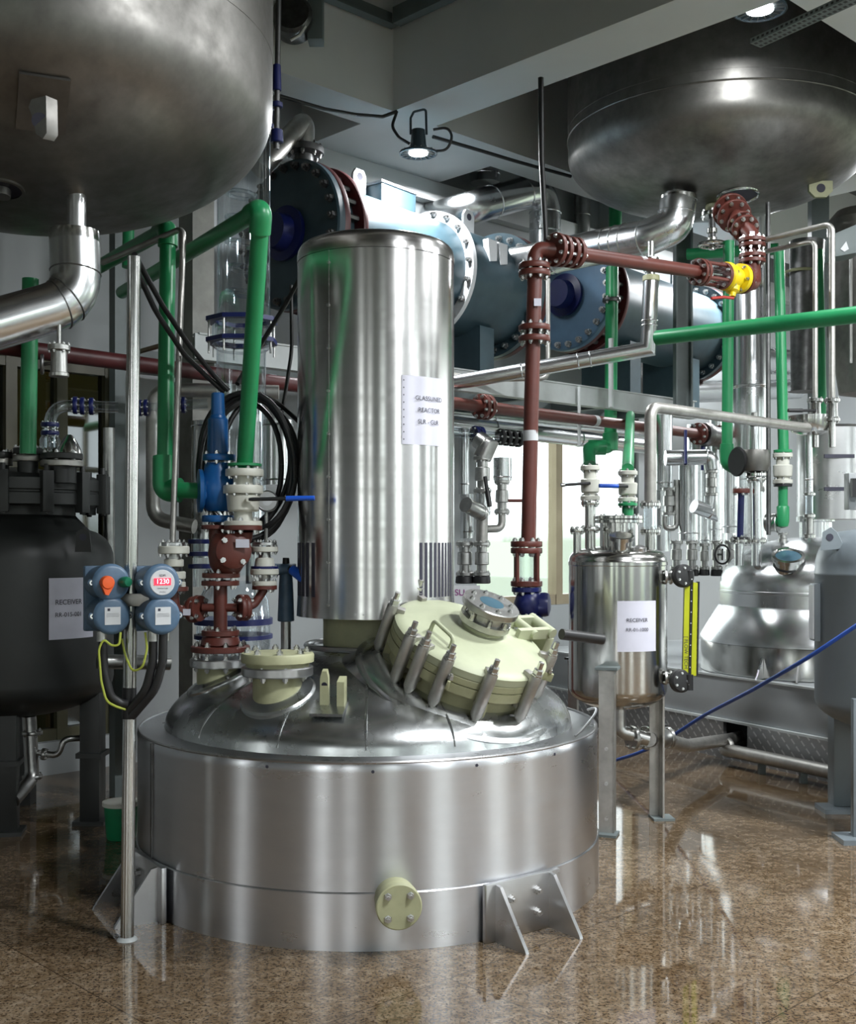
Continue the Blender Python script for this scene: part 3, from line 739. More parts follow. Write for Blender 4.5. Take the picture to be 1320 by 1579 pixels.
# grey-blue isolating valve
t = T('isolating_valve', 'grey-blue valve with blue grip standing left of the tall cover', 'valve', P(441, 962, 5.05))
vstack(t, 441, 5.05, [('body', 'boxblue', 900, 958, 11, 13), ('bonnet', 'boxblue', 874, 902, 9, 11), ('stem', 'black', 860, 876, 5, 6), ('pipe', 'fit', 956, 1010, 8, 8)])
part(MB(M['boxblue']).tube([P(424, 878, 5.03), P(456, 878, 5.05)], .025, 14), 'outlet', t)
rod_lever(t, P(448, 876, 5.0), P(472, 896, 4.92), .022, .15)

# ------------------------------------------------------------------ green pipes, left side
def socket(parent, c, d, r, l, name='socket'):
    c, d = V(c), V(d).normalized(); part(MB(M['green']).lathe([(r * 1.0, -l), (r * 1.2, -l + .004), (r * 1.2, l - .004), (r * 1.0, l)], c, d, 24), name, parent)
t = T('green_pipe', 'bright green pipe from overhead elbow down to white ball valve', 'pipe', P(375, 722, YV), 'green plastic pipes')
pa, pb, pc = P(188, 451, 6.3), P(403, 322, 4.3), P(377, 720, YV)
part(MB(M['green']).tube([pa, pb, pc], .0335, 24, .06), 'pipe_run', t)
part(MB(M['green']).tube([pb + (pa - pb).normalized() * .11, pb, pb + (pc - pb).normalized() * .09], .041, 24, .055), 'elbow', t)
flange(t, P(377, 717, YV), Z, .07, .012, 'green', 0)
t = T('green_pipe', 'darker green pipe dropping to an elbow that enters the blue relief valve', 'pipe', P(255, 755, YS), 'green plastic pipes')
pa, pb, pc, pd = P(130, 424, 6.0), P(259, 352, 5.0), P(254, 755, 4.88), P(310, 757, YS)
part(MB(M['green']).tube([pa, pb, pc, pd], .034, 24, .06), 'pipe_run', t)
part(MB(M['green']).tube([pb + (pa - pb).normalized() * .1, pb, pb + (pc - pb).normalized() * .08], .042, 24, .055), 'elbow', t)
part(MB(M['green']).tube([pc + (pb - pc).normalized() * .14, pc, pc + (pd - pc).normalized() * .07], .051, 24, .075), 'elbow', t)
pipe('green_pipe', 'dark green pipe standing on the charcoal tank lid behind the pole', 'pipe', [P(47, 430, 5.6), P(43, 700, 5.6)], S(12.5, 5.6), 'green', group='green plastic pipes')
pipe('green_pipe', 'short dark green pipe behind the hanging vessel near the grey post', 'pipe', [P(199, 300, 6.35), P(197, 412, 6.3)], S(9, 6.3), 'green', group='green plastic pipes')

# ------------------------------------------------------------------ pole and control boxes
YP = 4.19
t = T('steel_pole', 'slim polished steel pole standing on the floor left of the reactor', 'pole', F(196, 1450))
part(MB(M['mirror']).tube([F(196, 1449), P(207, 396, YP)], S(10.2, YP), 24), 'tube', t)
part(MB(M['black']).tube([P(199, 1108, YP), P(199.6, 1060, YP)], S(10.7, YP), 24), 'tape_wrap', t, 'black tape band')
part(MB(M['beam']).lathe([(.04, -.005), (.034, .006), (.026, .012)], F(196, 1449), Z, 24), 'base_ring', t)
def control_box(px, label, kind):
    Yb = YP - .06; ax = V((.62, -1, .02)).normalized(); s = Z.cross(ax).normalized() * -1
    s = V((1, .62, 0)).normalized(); up = s.cross(V((0, 1, 0))); up = Z
    c0, c1 = P(px, 898, Yb), P(px + 1, 949, Yb)
    t = T('control_box', label, 'control box', c1, 'round explosion-proof boxes on the pole')
    part(MB(M['boxblue']).box((c0 + c1) / 2 - ax * .11, (.115, .03, .235), (s, ax, Z)), 'back_plate', t, bevel=.008)
    for i, c in enumerate((c0, c1)):
        o = part(MB(M['boxblue']).lathe([(.058, -.11), (.058, .012), (.064, .014), (.066, .02), (.066, .032), (.06, .04), (.052, .043), (.001, .043)], c, ax, 40), 'housing', t)
        for q in (-1, 1):
            e = MB(M['boxblue']).cyl(c + s * q * .066 + ax * .0, c + s * q * .066 + ax * .024, .013, n=16); e.use(M['bolt']).cyl(c + s * q * .066 + ax * .024, c + s * q * .066 + ax * .03, .009, n=12)
            e.use(M['ink']).cyl(c + s * q * .066 + ax * .03, c + s * q * .066 + ax * .0305, .004, n=6); part(e, 'screw_lug', o)
        f = lambda off: flat(c + ax * off, s, Z)
        if i == 1:
            m = MB(M['plate']).box(c + ax * .0445, (.056, .002, .062), (s, ax, Z))
            m.use(M['ink']).box(c + ax * .0458 - s * .014 + Z * .022, (.009, .001, .009), (s, ax, Z))
            for z, w_ in ((.008, .042), (.003, .046), (-.002, .044)): m.box(c + ax * .0458 + Z * z, (w_, .0008, .0008), (s, ax, Z))
            part(m, 'name_plate', o, 'white label with small black square')
        elif kind == 'display':
            m = MB(M['plate']).lathe([(.045, .043), (.043, .0448), (.001, .0448)], c, ax, 40)
            m.use(M['ink']); letter(m, 'SDPI', .012, flat(c + ax * .0456, s, Z), 0, .024); letter(m, 'TEMPERATURE', .006, flat(c + ax * .0456, s, Z), 0, -.021); letter(m, '(PV/SV)', .0075, flat(c + ax * .0456, s, Z), 0, -.034)
            part(m, 'dial_face', o)
            m = MB(M['led']).box(c + ax * .0462 + Z * .003, (.060, .002, .024), (s, ax, Z)); m.use(M['digit']); letter(m, '1230', .024, flat(c + ax * .0476, s, Z), 0, .003)
            part(m, 'red_display', o, 'lit red digits')
        else:
            k = c + ax * .043 - s * .02
            m = MB(M['orange']).lathe([(.024, 0), (.024, .02), (.02, .026), (.001, .027)], k, ax, 28)
            m.prism([k + ax * .002 + s * .021 - Z * .012, k + ax * .002 - s * .021 - Z * .012, k + ax * .002 - s * .008 - Z * .042 , k + ax * .002 + s * .002 - Z * .044], ax * .02)
            part(m, 'selector_knob', o, 'orange pointer knob')
            part(MB(M['knobgreen']).lathe([(.017, 0), (.019, .006), (.019, .03), (.015, .036), (.001, .036)], c + ax * .04 + s * .038 + Z * .001, (ax + s * .35), 24), 'push_button', o, 'dark green button')
    part(MB(M['boxblue']).box((c0 + c1) / 2 - ax * .01, (.05, .05, .06), (s, ax, Z)), 'bridge', t, bevel=.006)
    for q in ((-.022, .022) if kind == 'display' else (-.025,)):
        part(MB(M['fit']).cyl(c1 - Z * .055 + s * q, c1 - Z * .09 + s * q, .018, n=12), 'cable_gland', t)
    return t, c0, c1
control_box(167, 'blue round-faced control box with orange and green knobs on the pole', 'knob')
control_box(244, 'blue round-faced indicator box with lit red digits beside the pole', 'display')
solo(MB(M['dull']).box(P(206, 925, YP - .015), (.17, .02, .045)), 'pole_clamp', 'grey steel bar holding the two control boxes on the pole', 'bracket', bevel=.003)
Yc = YP - .06
for pts, lab in (([P(158, 975, Yc), P(160, 1030, Yc), P(170, 1075, Yc), P(186, 1085, YP - .04), P(198, 1086, YP - .035)], 'thick black cable curving from the knob box to the pole'),
                 ([P(236, 975, Yc), P(236, 1020, Yc), P(225, 1065, Yc), P(200, 1095, YP - .035)], 'thick black cable from the indicator box to the pole'),
                 ([P(252, 975, Yc), P(251, 1020, Yc), P(240, 1062, Yc), P(203, 1105, YP - .035)], 'second black cable hanging from the indicator box, farther from the pole')):
    solo(MB(M['black']).tube(pts, .016 if '158' not in lab else .02, 12, .12), 'power_cable', lab, 'cable', 'black cables at the pole')
for pts, lab in (([P(186, 975, Yc - .02), P(184, 995, Yc - .03), P(172, 996, Yc - .03), P(160, 985, Yc - .03), P(152, 1000, Yc - .03), P(156, 1050, Yc - .03), P(164, 1082, Yc - .03), P(180, 1090, Yc), P(194, 1094, YP - .04)], 'thin yellow-green earth wire looping left of the pole'),
                 ([P(224, 975, Yc - .02), P(227, 1000, Yc - .02), P(220, 1030, Yc - .02), P(204, 1036, Yc), P(193, 1010, YP - .035), P(188, 985, YP - .035)], 'thin yellow-green earth wire in a U right of the pole')):
    solo(MB(M['earth']).tube(pts, .0042, 8, .08), 'earth_wire', lab, 'wire', 'earth wires at the pole')

# ------------------------------------------------------------------ black cable coil and loose cables
t = T('cable_coil', 'coil of black cable hung behind the blue relief valve', 'cable coil', P(382, 600, 5.0))
for k, (cx, cy, rx, ry, yy) in enumerate(((380, 718, 74, 113, 4.98), (384, 722, 70, 112, 5.02), (376, 712, 70, 106, 5.06), (390, 716, 68, 100, 5.0), (396, 722, 55, 108, 5.03), (372, 716, 64, 98, 5.08))):
    pts = [P(cx + rx * math.cos(a) * (1 + .03 * math.sin(3 * a + k)), cy + ry * math.sin(a), yy + .03 * math.sin(a * 2 + k)) for a in [2 * PI * i / 40 for i in range(41)]]
    part(MB(M['black']).tube(pts, .0115, 10), 'cable_turn', t)
for pts, lab, r in (([P(207, 392, 4.3), P(250, 470, 4.6), P(290, 530, 4.8), P(335, 585, 4.95), P(352, 602, 4.98)], 'black cable sagging from the pole top to the coil, upper of two', .011),
                 ([P(203, 400, 4.3), P(240, 480, 4.6), P(285, 548, 4.8), P(325, 586, 4.95), P(345, 604, 4.99)], 'black cable sagging from the pole top to the coil, lower of two', .011),
                 ([P(470, 415, 5.35), P(440, 470, 5.3), P(400, 535, 5.2), P(366, 592, 5.05)], 'black cable slanting from the tall cover down to the coil', .011),
                 ([P(449, 440, 5.5), P(450, 540, 5.5), P(441, 600, 5.45), P(434, 640, 5.4)], 'slack black cable hanging left of the tall cover', .009),
                 ([P(400, 607, 5.0), P(430, 622, 5.05), P(452, 642, 5.1), P(470, 660, 5.2)], 'short black cable end running behind the tall cover', .010)):
    solo(MB(M['black']).tube(pts, r, 10, .3), 'loose_cable', lab, 'cable', 'loose black cables')

# ------------------------------------------------------------------ glass column
YG = 6.0
t = T('glass_column', 'clear glass column with octagonal blue clamping rings behind the green pipe', 'glass column', P(372, 935, YG))
def gshell(px, Y, y0, y1, r0, r1):
    a, b = P(px, y1, Y), P(px, y0, Y)
    return MB(M['glass']).lathe([(S(r1, Y), 0), (S(r0, Y), (b - a).length)], a, Z, 40, False, False)
part(gshell(376, YG, 165, 494, 41, 41), 'glass_tube', t); part(gshell(372, YG, 540, 888, 38, 38), 'glass_tube', t)
part(MB(M['glass']).lathe([(S(38, YG), 0), (S(46, YG), .02), (S(46, YG), .12), (S(41, YG), .15)], P(373, 541, YG), Z, 40, False, False), 'glass_lip', t)
def ring8(px, Y, y, rpx, h=.022):
    c = P(px, y, Y); r = S(rpx, Y); m = MB(M['navy']); out = []; 
    o = [[c + V((math.cos(a), math.sin(a), 0)) * rr + Z * z for a in [2 * PI * (k + .5) / 8 for k in range(8)]] for rr, z in ((r, 0), (r, h), (r * .74, h), (r * .74, 0))]
    m.rings(o, closed=True); return m
for y in (498, 530, 205, 178): part(ring8(373, YG, y, 56), 'clamp_ring', t, 'octagonal blue ring')
for a in range(8):
    d = V((math.cos(2 * PI * (a + .5) / 8), math.sin(2 * PI * (a + .5) / 8), 0)) * S(51, YG); c = P(373, 0, YG); c.z = 0
    for y0, y1 in ((490, 548), (170, 215)):
        p = V((c.x, c.y, 0)) + d; part(MB(M['fit']).cyl(p + Z * P(0, y1, YG).z, p + Z * P(0, y0, YG).z, .006, n=8), 'tie_rod', t)
# internal glass coils glimpsed in the column
for k in range(5):
    part(MB(M['glass']).torus(P(372, 300 + k * 38, YG), V((.1, 0, 1)), .075, .012, 32, 8), 'glass_coil', t)
# lower glass vessel with its blue ring
t = T('glass_receiver', 'wide clear glass vessel with blue ring behind the red-brown stack', 'glass vessel', P(360, 1085, 5.9))
part(MB(M['glass']).lathe([(.05, 0), (.16, .06), (.185, .14), (.185, .25)], P(360, 1040, 5.9), Z, 48, True, False), 'glass_bowl', t)
part(MB(M['navy']).lathe([(.16, 0), (.197, .0), (.197, .03), (.16, .03)], P(360, 962, 5.9), Z, 48), 'clamp_ring', t)
part(MB(M['navy']).lathe([(.16, 0), (.197, .0), (.197, .02), (.16, .02)], P(360, 984, 5.9), Z, 48), 'clamp_ring', t)
part(MB(M['fit']).cyl(P(360, 1042, 5.9), V((P(360, 0, 5.9).x, 5.9, 0.02)), .03, n=20), 'drain_pipe', t)
part(MB(M['glass']).lathe([(.185, 0), (.175, .1), (.13, .19)], P(360, 955, 5.9), Z, 40, False, False), 'glass_neck', t)
for k in range(3):
    flange(t, P(313, 835 + k * 19, 5.9), Z, .075, .022, 'navy', 0, name='clamp_ring')
part(gshell(313, 5.9, 830, 905, 15, 15), 'glass_branch', t)

# ------------------------------------------------------------------ background on the left
m = MB(M['column']); c = P(303, 300, 6.75); m.box(V((c.x, c.y, ZB / 2)), (.145, .145, ZB), (U, W, Z)); struct(m, 'column_1')
m = MB(M['girder']); c = P(181, 300, 6.55); m.box(V((c.x, c.y, ZB / 2)), (.065, .065, ZB), (U, W, Z)); struct(m, 'column_2')
t = T('header_pipe', 'dark maroon pipe crossing behind the pole at mid height', 'pipe', P(0, 545, 5.55))
part(MB(M['maroon']).tube([P(-40, 528, 5.5), P(480, 597, 6.9)], .042, 20), 'pipe_run', t)
part(MB(M['paper']).tube([P(414, 588, 6.7), P(424, 589.5, 6.73)], .0435, 20), 'band', t)
pipe('copper_pipe', 'thin copper coloured pipe slanting up behind the pole to the green pipe', 'pipe', [P(205, 545, 6.2), P(247, 533, 6.1)], .013, 'frame')
m = MB(M['dull']); m.tube([P(430, 605, 6.4), P(236, 600, 6.35), P(236, 800, 6.35), P(300, 812, 6.3)], S(11, 6.35), 18, .1)
solo(m, 'steel_pipe', 'steel pipe that turns down behind the dark green pipe', 'pipe')
for px, y0, y1, r, Y, lab in ((322, 650, 860, 26, 6.45, 'tall insulated steel duct behind the blue relief valve'), (429, 648, 748, 23, 5.9, 'short steel canister left of the tall cover'), (390, 640, 900, 11, 6.3, 'slender steel pipe between the canister and the relief valve'), (168, 660, 880, 9, 6.3, 'mottled steel pipe behind the pole by the amber window')):
    t = T('insulated_duct' if r > 12 else 'steel_pipe', lab, 'duct' if r > 12 else 'pipe', P(px, y1, Y))
    part(MB(M['clad' if r > 12 else 'fit']).cyl(P(px, y1, Y), P(px, y0, Y), S(r, Y), n=32), 'cladding', t)
    if r > 12:
        for y in (y0 + 8, y1 - 8): part(MB(M['clad']).torus(P(px, y, Y), Z, S(r, Y), .005, 40, 6), 'band', t)
t = T('glass_pipe', 'clear glass elbow pipe with blue couplings over the charcoal tank', 'glass pipe', P(77, 700, 5.75))
m = MB(M['glass']).tube([P(77, 690, 5.75), P(77, 625, 5.75), P(180, 628, 5.95)], S(9, 5.75), 20, .11, False); part(m, 'glass_bend', t)
for c, d in ((P(77, 655, 5.75), Z), (P(77, 668, 5.75), Z), (P(116, 625, 5.82), V((1, .2, 0))), (P(127, 626, 5.85), V((1, .2, 0))), (P(141, 626.5, 5.88), V((1, .2, 0)))):
    flange(t, c, d, .044, .02, 'navy', 6, .005, name='coupling', n=24)
part(MB(M['glass']).lathe([(.05, 0), (.05, .06), (.03, .1)], P(77, 697, 5.75), Z, 24, False, False), 'glass_socket', t)
t = T('glass_pipe', 'short clear glass pipe with blue couplings behind the pole', 'glass pipe', P(222, 630, 6.3))
part(MB(M['glass']).tube([P(205, 630, 6.3), P(320, 622, 6.4)], .028, 18, 0, False), 'glass_tube', t)
for px in (216, 225, 283): flange(t, P(px, 630 - (px - 205) * .07, 6.3), V((1, .1, 0)), .045, .018, 'navy', 6, .005, name='coupling', n=24)
# little wall items low on the left
m = MB(M['panel']).box(P(222, 1040, 6.5), (.16, .04, .9), (U, W, Z)); solo(m, 'wall_cabinet', 'grey upright cabinet against the wall behind the pole', 'cabinet', bevel=.005)
pipe('steel_pipe', 'low horizontal steel pipe behind the pole under the control boxes', 'pipe', [P(150, 1020, 5.35), P(262, 1022, 5.5)], .034, 'fit')

# ------------------------------------------------------------------ charcoal tank
tc = P(22, 900, 5.95); tc = V((tc.x, tc.y, 0)); TR1 = .49
zt = lambda y: CAMH + (HY - y) / 1800 * 5.95
t = T('charcoal_receiver_tank', 'dark charcoal pressure tank on legs behind the steel pole', 'tank', tc)
prof = [(.05, zt(1098))] + [(TR1 * math.sin(k * PI / 20), zt(1045) - .19 * math.cos(k * PI / 20)) for k in range(1, 11)] + [(TR1, zt(862))] + [(TR1 - .15 + .15 * math.cos(k * PI / 16), zt(862) + .15 * math.sin(k * PI / 16)) for k in range(1, 8)] + [(.30, zt(795)), (.30, zt(760))]
part(MB(M['blacktank']).lathe(prof, tc, Z, 72), 'shell', t)
part(MB(M['blacktank']).lathe([(.42, zt(782)), (.44, zt(780)), (.44, zt(764)), (.435, zt(762)), (.435, zt(760)), (.44, zt(758)), (.44, zt(742)), (.40, zt(736)), (.1, zt(722))], tc, Z, 64), 'lid', t)
for k in range(14):
    d = V((math.cos(2 * PI * k / 14), math.sin(2 * PI * k / 14), 0)); s = d.cross(Z)
    m = MB(M['blacktank']).box(tc + d * .45 + Z * zt(762), (.05, .055, .20), (d, s, Z)); m.cyl(tc + d * .45 + Z * zt(795), tc + d * .45 + Z * zt(722), .014, n=10)
    part(m, 'clamp', t, bevel=.004)
for px, r, y0, y1, mt in ((43, .07, 692, 740, 'blacktank'), (95, .10, 700, 745, 'blacktank'), (0, .06, 698, 740, 'blacktank')):
    o = part(MB(M[mt]).cyl(P(px, y1, 5.68), P(px, y0, 5.68), r * .7, n=24), 'nozzle', t)
    flange(o, P(px, y0 + 4, 5.68), Z, r, .03, 'blacktank', 6, .009); flange(o, P(px, y0 + 15, 5.68), Z, r, .03, 'dull', 0)
part(MB(M['mirror']).lathe([(.06, 0), (.055, .03), (.035, .07), (.012, .1)], P(107, 702, 5.7), Z, 24), 'sight_bulb', t, 'bronze tinted bulb fitting')
m = MB(M['blacktank']); p = P(128, 832, 5.62); m.prism([p + V((-.04, 0, -.06)), p + V((.04, 0, -.06)), p + V((.03, 0, .04)), p + V((0, 0, .055)), p + V((-.03, 0, .04))], V((0, .015, 0)))
m.use(M['ink']).cyl(p + V((0, -.001, .012)), p + V((0, .001, .012)), .017, n=16); part(m, 'lifting_lug', t)
for px, yb in ((9, 1285), (143, 1268)):
    g = F(px, yb); d = (V((tc.x, tc.y, 0)) - g).normalized(); s = d.cross(Z)
    o = part(MB(M['blacktank']).box(g + Z * .43, (.115, .10, .85), (s, d, Z)), 'leg', t, bevel=.004)
    part(MB(M['blacktank']).box(g + Z * .01, (.17, .16, .02), (s, d, Z)), 'foot', o); part(MB(M['blacktank']).box(g + Z * .35, (.15, .13, .025), (s, d, Z)), 'plate', o)
g = V((tc.x - .1, tc.y + .42, 0)); part(MB(M['blacktank']).box(g + Z * .43, (.11, .1, .86)), 'leg', t)
part(MB(M['fit']).tube([P(45, 1105, 5.9), P(50, 1200, 5.9), P(20, 1235, 5.7)], .035, 16, .08), 'drain_pipe', t, 'steel drain pipe')
part(MB(M['fit']).tube([P(50, 1160, 5.9), P(90, 1165, 5.9), P(98, 1140, 5.9), P(125, 1138, 5.95)], .016, 12, .04), 'branch_pipe', t)
for c, d in ((P(50, 1130, 5.9), Z), (P(50, 1198, 5.9), Z), (P(68, 1163, 5.9), X)): flange(t, c, d, .05 if d is Z else .03, .018, 'fit', 4, .007)
t2 = T('paper_notice', 'grey-lilac notice in a plastic sleeve on the charcoal tank', 'paper sign', P(108, 985, 5.45), 'paper notices')
m = MB(M['paper']); kk = 10
def ct(a, z, off): return tc + az(a) * (TR1 + off) + Z * z
a0, a1 = .66, 1.17; z0, z1 = zt(977), zt(888)
m.rings([[ct(a0 + (a1 - a0) * k / kk, z, o) for o, z in ((.003, z0), (.006, z0), (.006, z1), (.003, z1))] for k in range(kk + 1)]); part(m, 'sleeve', t2)
m = MB(M['ink']); am = (a0 + a1) / 2 - .05; fn = lambda x, y: ct(am + x / TR1, (z0 + z1) / 2 + y, .009)
letter(m, 'RECEIVER', .034, fn, 0, .03); letter(m, 'RR-015-001', .030, fn, 0, -.03); part(m, 'printed_text', t2)
b = F(187, 1292); t = T('waste_bucket', 'green bucket with white rim on the floor behind the pole', 'bucket', b)
part(MB(M['bucket']).lathe([(.066, 0), (.07, .01), (.082, .16), (.078, .16), (.066, .015)], b, Z, 36), 'pail', t)
part(MB(M['white']).lathe([(.08, .158), (.09, .16), (.09, .178), (.08, .18)], b, Z, 36), 'rim', t)
# ------------------------------------------------------------------ hanging vessels
def ray_ell(px, py, c, Rr, h):
    o = V((0, 0, CAMH)); d = V(((px - CX) / FOC, 1, (HY - py) / FOC)); q = lambda v: V((v.x / Rr, v.y / Rr, v.z / h))
    oo, dd = q(o - c), q(d); A = dd.dot(dd); B = 2 * oo.dot(dd); Cc = oo.dot(oo) - 1; s = max(B * B - 4 * A * Cc, 0)
    p = o + d * ((-B - math.sqrt(s)) / (2 * A)); r = p - c; nn = V((r.x / Rr ** 2, r.y / Rr ** 2, r.z / h ** 2)).normalized()
    return p, nn
def vessel(name, label, c, Rr, zk, h, ztop):
    t = T(name, label, 'vessel', V((c[0], c[1], ztop)), 'hanging dished vessels')
    o = V((c[0], c[1], 0))
    prof = [(Rr * max(math.sin(k * PI / 48), .001), zk - h * math.cos(k * PI / 48)) for k in range(0, 25)] + [(Rr, zk + .18), (Rr + .0015, zk + .181), (Rr + .002, ztop)]
    part(MB(M['tank']).lathe(prof, o, Z, 128), 'shell', t)
    return t, V((c[0], c[1], zk))
t, c1 = vessel('hanging_vessel', 'large dull steel vessel cut by the top left picture corner', (-1.48, 4.3), .90, 3.06, .45, 5.09)
p, nn = ray_ell(66, 160, c1, .9, .45); s = nn.cross(Z).normalized(); tt = nn.cross(s)
o = part(MB(M['tank']).box(p + nn * .002, (.15, .20, .012), (s, tt, nn)), 'lug_pad', t)
yl = p.y - .03
m = MB(M['tank']).prism([P(x, y, yl) for x, y in ((66, 108), (70, 112), (72, 205), (66, 214), (55, 206), (49, 178), (44, 165), (52, 142))], V((.028, .022, 0)))
m.use(M['ink']).cyl(P(61, 186, yl - .001), P(61, 186, yl + .001), .024, n=18)
part(m, 'lifting_lug', o)
p, nn = ray_ell(3, 291, c1, .9, .45)
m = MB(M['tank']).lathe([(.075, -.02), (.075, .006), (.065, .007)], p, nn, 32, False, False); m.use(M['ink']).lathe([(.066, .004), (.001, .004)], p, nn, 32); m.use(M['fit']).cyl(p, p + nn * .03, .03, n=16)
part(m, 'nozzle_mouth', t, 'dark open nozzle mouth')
part(MB(M['steel']).cyl(P(118, 290, 4.1), P(118, 362, 4.1), S(14.5, 4.1), n=28), 'outlet', t, 'bare steel outlet tube')
t = T('insulated_elbow', 'aluminium clad elbow pipe under the large vessel at the left edge', 'insulated pipe', P(115, 500, 4.05), 'aluminium clad pipes')
part(MB(M['mirror']).lathe([(.086, 0), (.086, .03), (.084, .045), (.03, .046)], P(115, 376, 4.1), Z, 40), 'collar', t, 'bright ring at the top')
e0, e1, e2 = P(115, 374, 4.1), P(118, 464, 4.08), P(-90, 524, 3.85)
part(MB(M['clad']).tube([e0, e1, e2], .086, 40, .15), 'cladding', t)
pth = fillet([e0, e1, e2], .15)
for k in (1, 4, len(pth) - 3):
    d = (pth[k + 1] - pth[k]).normalized(); part(MB(M['darksteel']).torus(pth[k], d, .0862, .0028, 40, 6), 'band', t)
t = T('drain_valve', 'small corroded white valve hanging under the clad elbow at left', 'valve', P(90, 500, 4.0))
vstack(t, 91, 4.0, [('stem', 'fit', 486, 536, 3, 3), ('flange', 'fit', 532, 541, 17, 17, 6), ('body', 'fit', 541, 577, 12, 13), ('flange', 'fit', 575, 581, 15, 15)])
part(MB(M['darksteel']).torus(P(65, 562, 4.0), V((1, .3, 0)), .03, .006, 24, 8).cyl(P(65, 562, 4), P(80, 560, 4), .006, n=8), 'handwheel', t)

t, c2 = vessel('hanging_vessel', 'dark dished steel vessel hanging at the upper right', (2.03, 8.2), 1.04, 4.16, .40, 5.09)
part(MB(M['tank']).torus(V((2.03, 8.2, 4.27)), Z, 1.041, .006, 128, 6), 'weld_bead', t)
o = part(MB(M['mirror']).cyl(P(1045, 270, 7.9), P(1045, 312, 7.9), S(8, 7.9), n=24), 'outlet', t)
part(MB(M['cream']).lathe([(.085, 0), (.085, .08), (.12, .10), (.12, .13)], P(1107, 333, 8.1), Z, 28), 'centre_nozzle', t, 'cream lined centre outlet')
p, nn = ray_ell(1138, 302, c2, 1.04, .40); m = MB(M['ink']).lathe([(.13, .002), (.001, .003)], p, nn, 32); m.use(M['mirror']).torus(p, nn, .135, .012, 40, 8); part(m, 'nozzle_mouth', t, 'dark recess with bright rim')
p, nn = ray_ell(1266, 281, c2, 1.04, .40); s = V((1, 0, 0)); q = P(1266, 290, p.y - .02)
m = MB(M['cream']).prism([q + V((-.08, 0, .05)), q + V((.08, 0, .05)), q + V((.08, 0, -.02)), q + V((.04, 0, -.06)), q + V((-.04, 0, -.06)), q + V((-.08, 0, -.02))], V((0, .03, 0)))
m.use(M['ink']).cyl(q + V((0, -.001, 0)), q + V((0, .002, 0)), .03, n=18); part(m, 'lifting_lug', t)
t = T('gate_valve', 'polished valve with round handwheel under the upper right vessel', 'valve', P(1098, 380, 8.05))
vstack(t, 1098, 8.05, [('flange', 'mirror', 328, 334, 18, 18, 6), ('yoke', 'darksteel', 334, 372, 5, 6), ('gland', 'mirror', 352, 360, 8, 8), ('gland', 'mirror', 366, 372, 8, 8)])
part(MB(M['mirror']).torus(P(1098, 377, 8.05), Z, S(19, 8.05), .014, 36, 8).cyl(P(1080, 377, 8.05), P(1116, 377, 8.05), .008, n=8).cyl(P(1098, 374, 8.05), P(1098, 385, 8.05), .022, n=12), 'handwheel', t)
# clad pipe from the right vessel
t = T('insulated_pipe', 'aluminium clad pipe bending from the upper right vessel towards the red-brown pipe', 'insulated pipe', P(1045, 345, 7.8), 'aluminium clad pipes')
pts = [P(1046, 308, 7.9), P(1041, 348, 7.85), P(1000, 366, 7.9), P(780, 410, 8.75)]
part(MB(M['clad']).tube(pts, .122, 40, .1), 'cladding', t)
part(MB(M['mirror']).lathe([(.125, 0), (.125, .03), (.04, .031)], P(1046, 310, 7.9), Z, 40), 'collar', t)
d = (pts[3] - pts[2]).normalized()
for k in (.02, .14, .2, .26, .62, .66): part(MB(M['clad']).torus(pts[2] + (pts[3] - pts[2]) * k, d, .122, .005, 40, 6), 'band', t)
part(MB(M['clad']).torus((pts[1] + pts[0]) / 2, V((.1, 0, 1)), .122, .005, 40, 6), 'band', t)

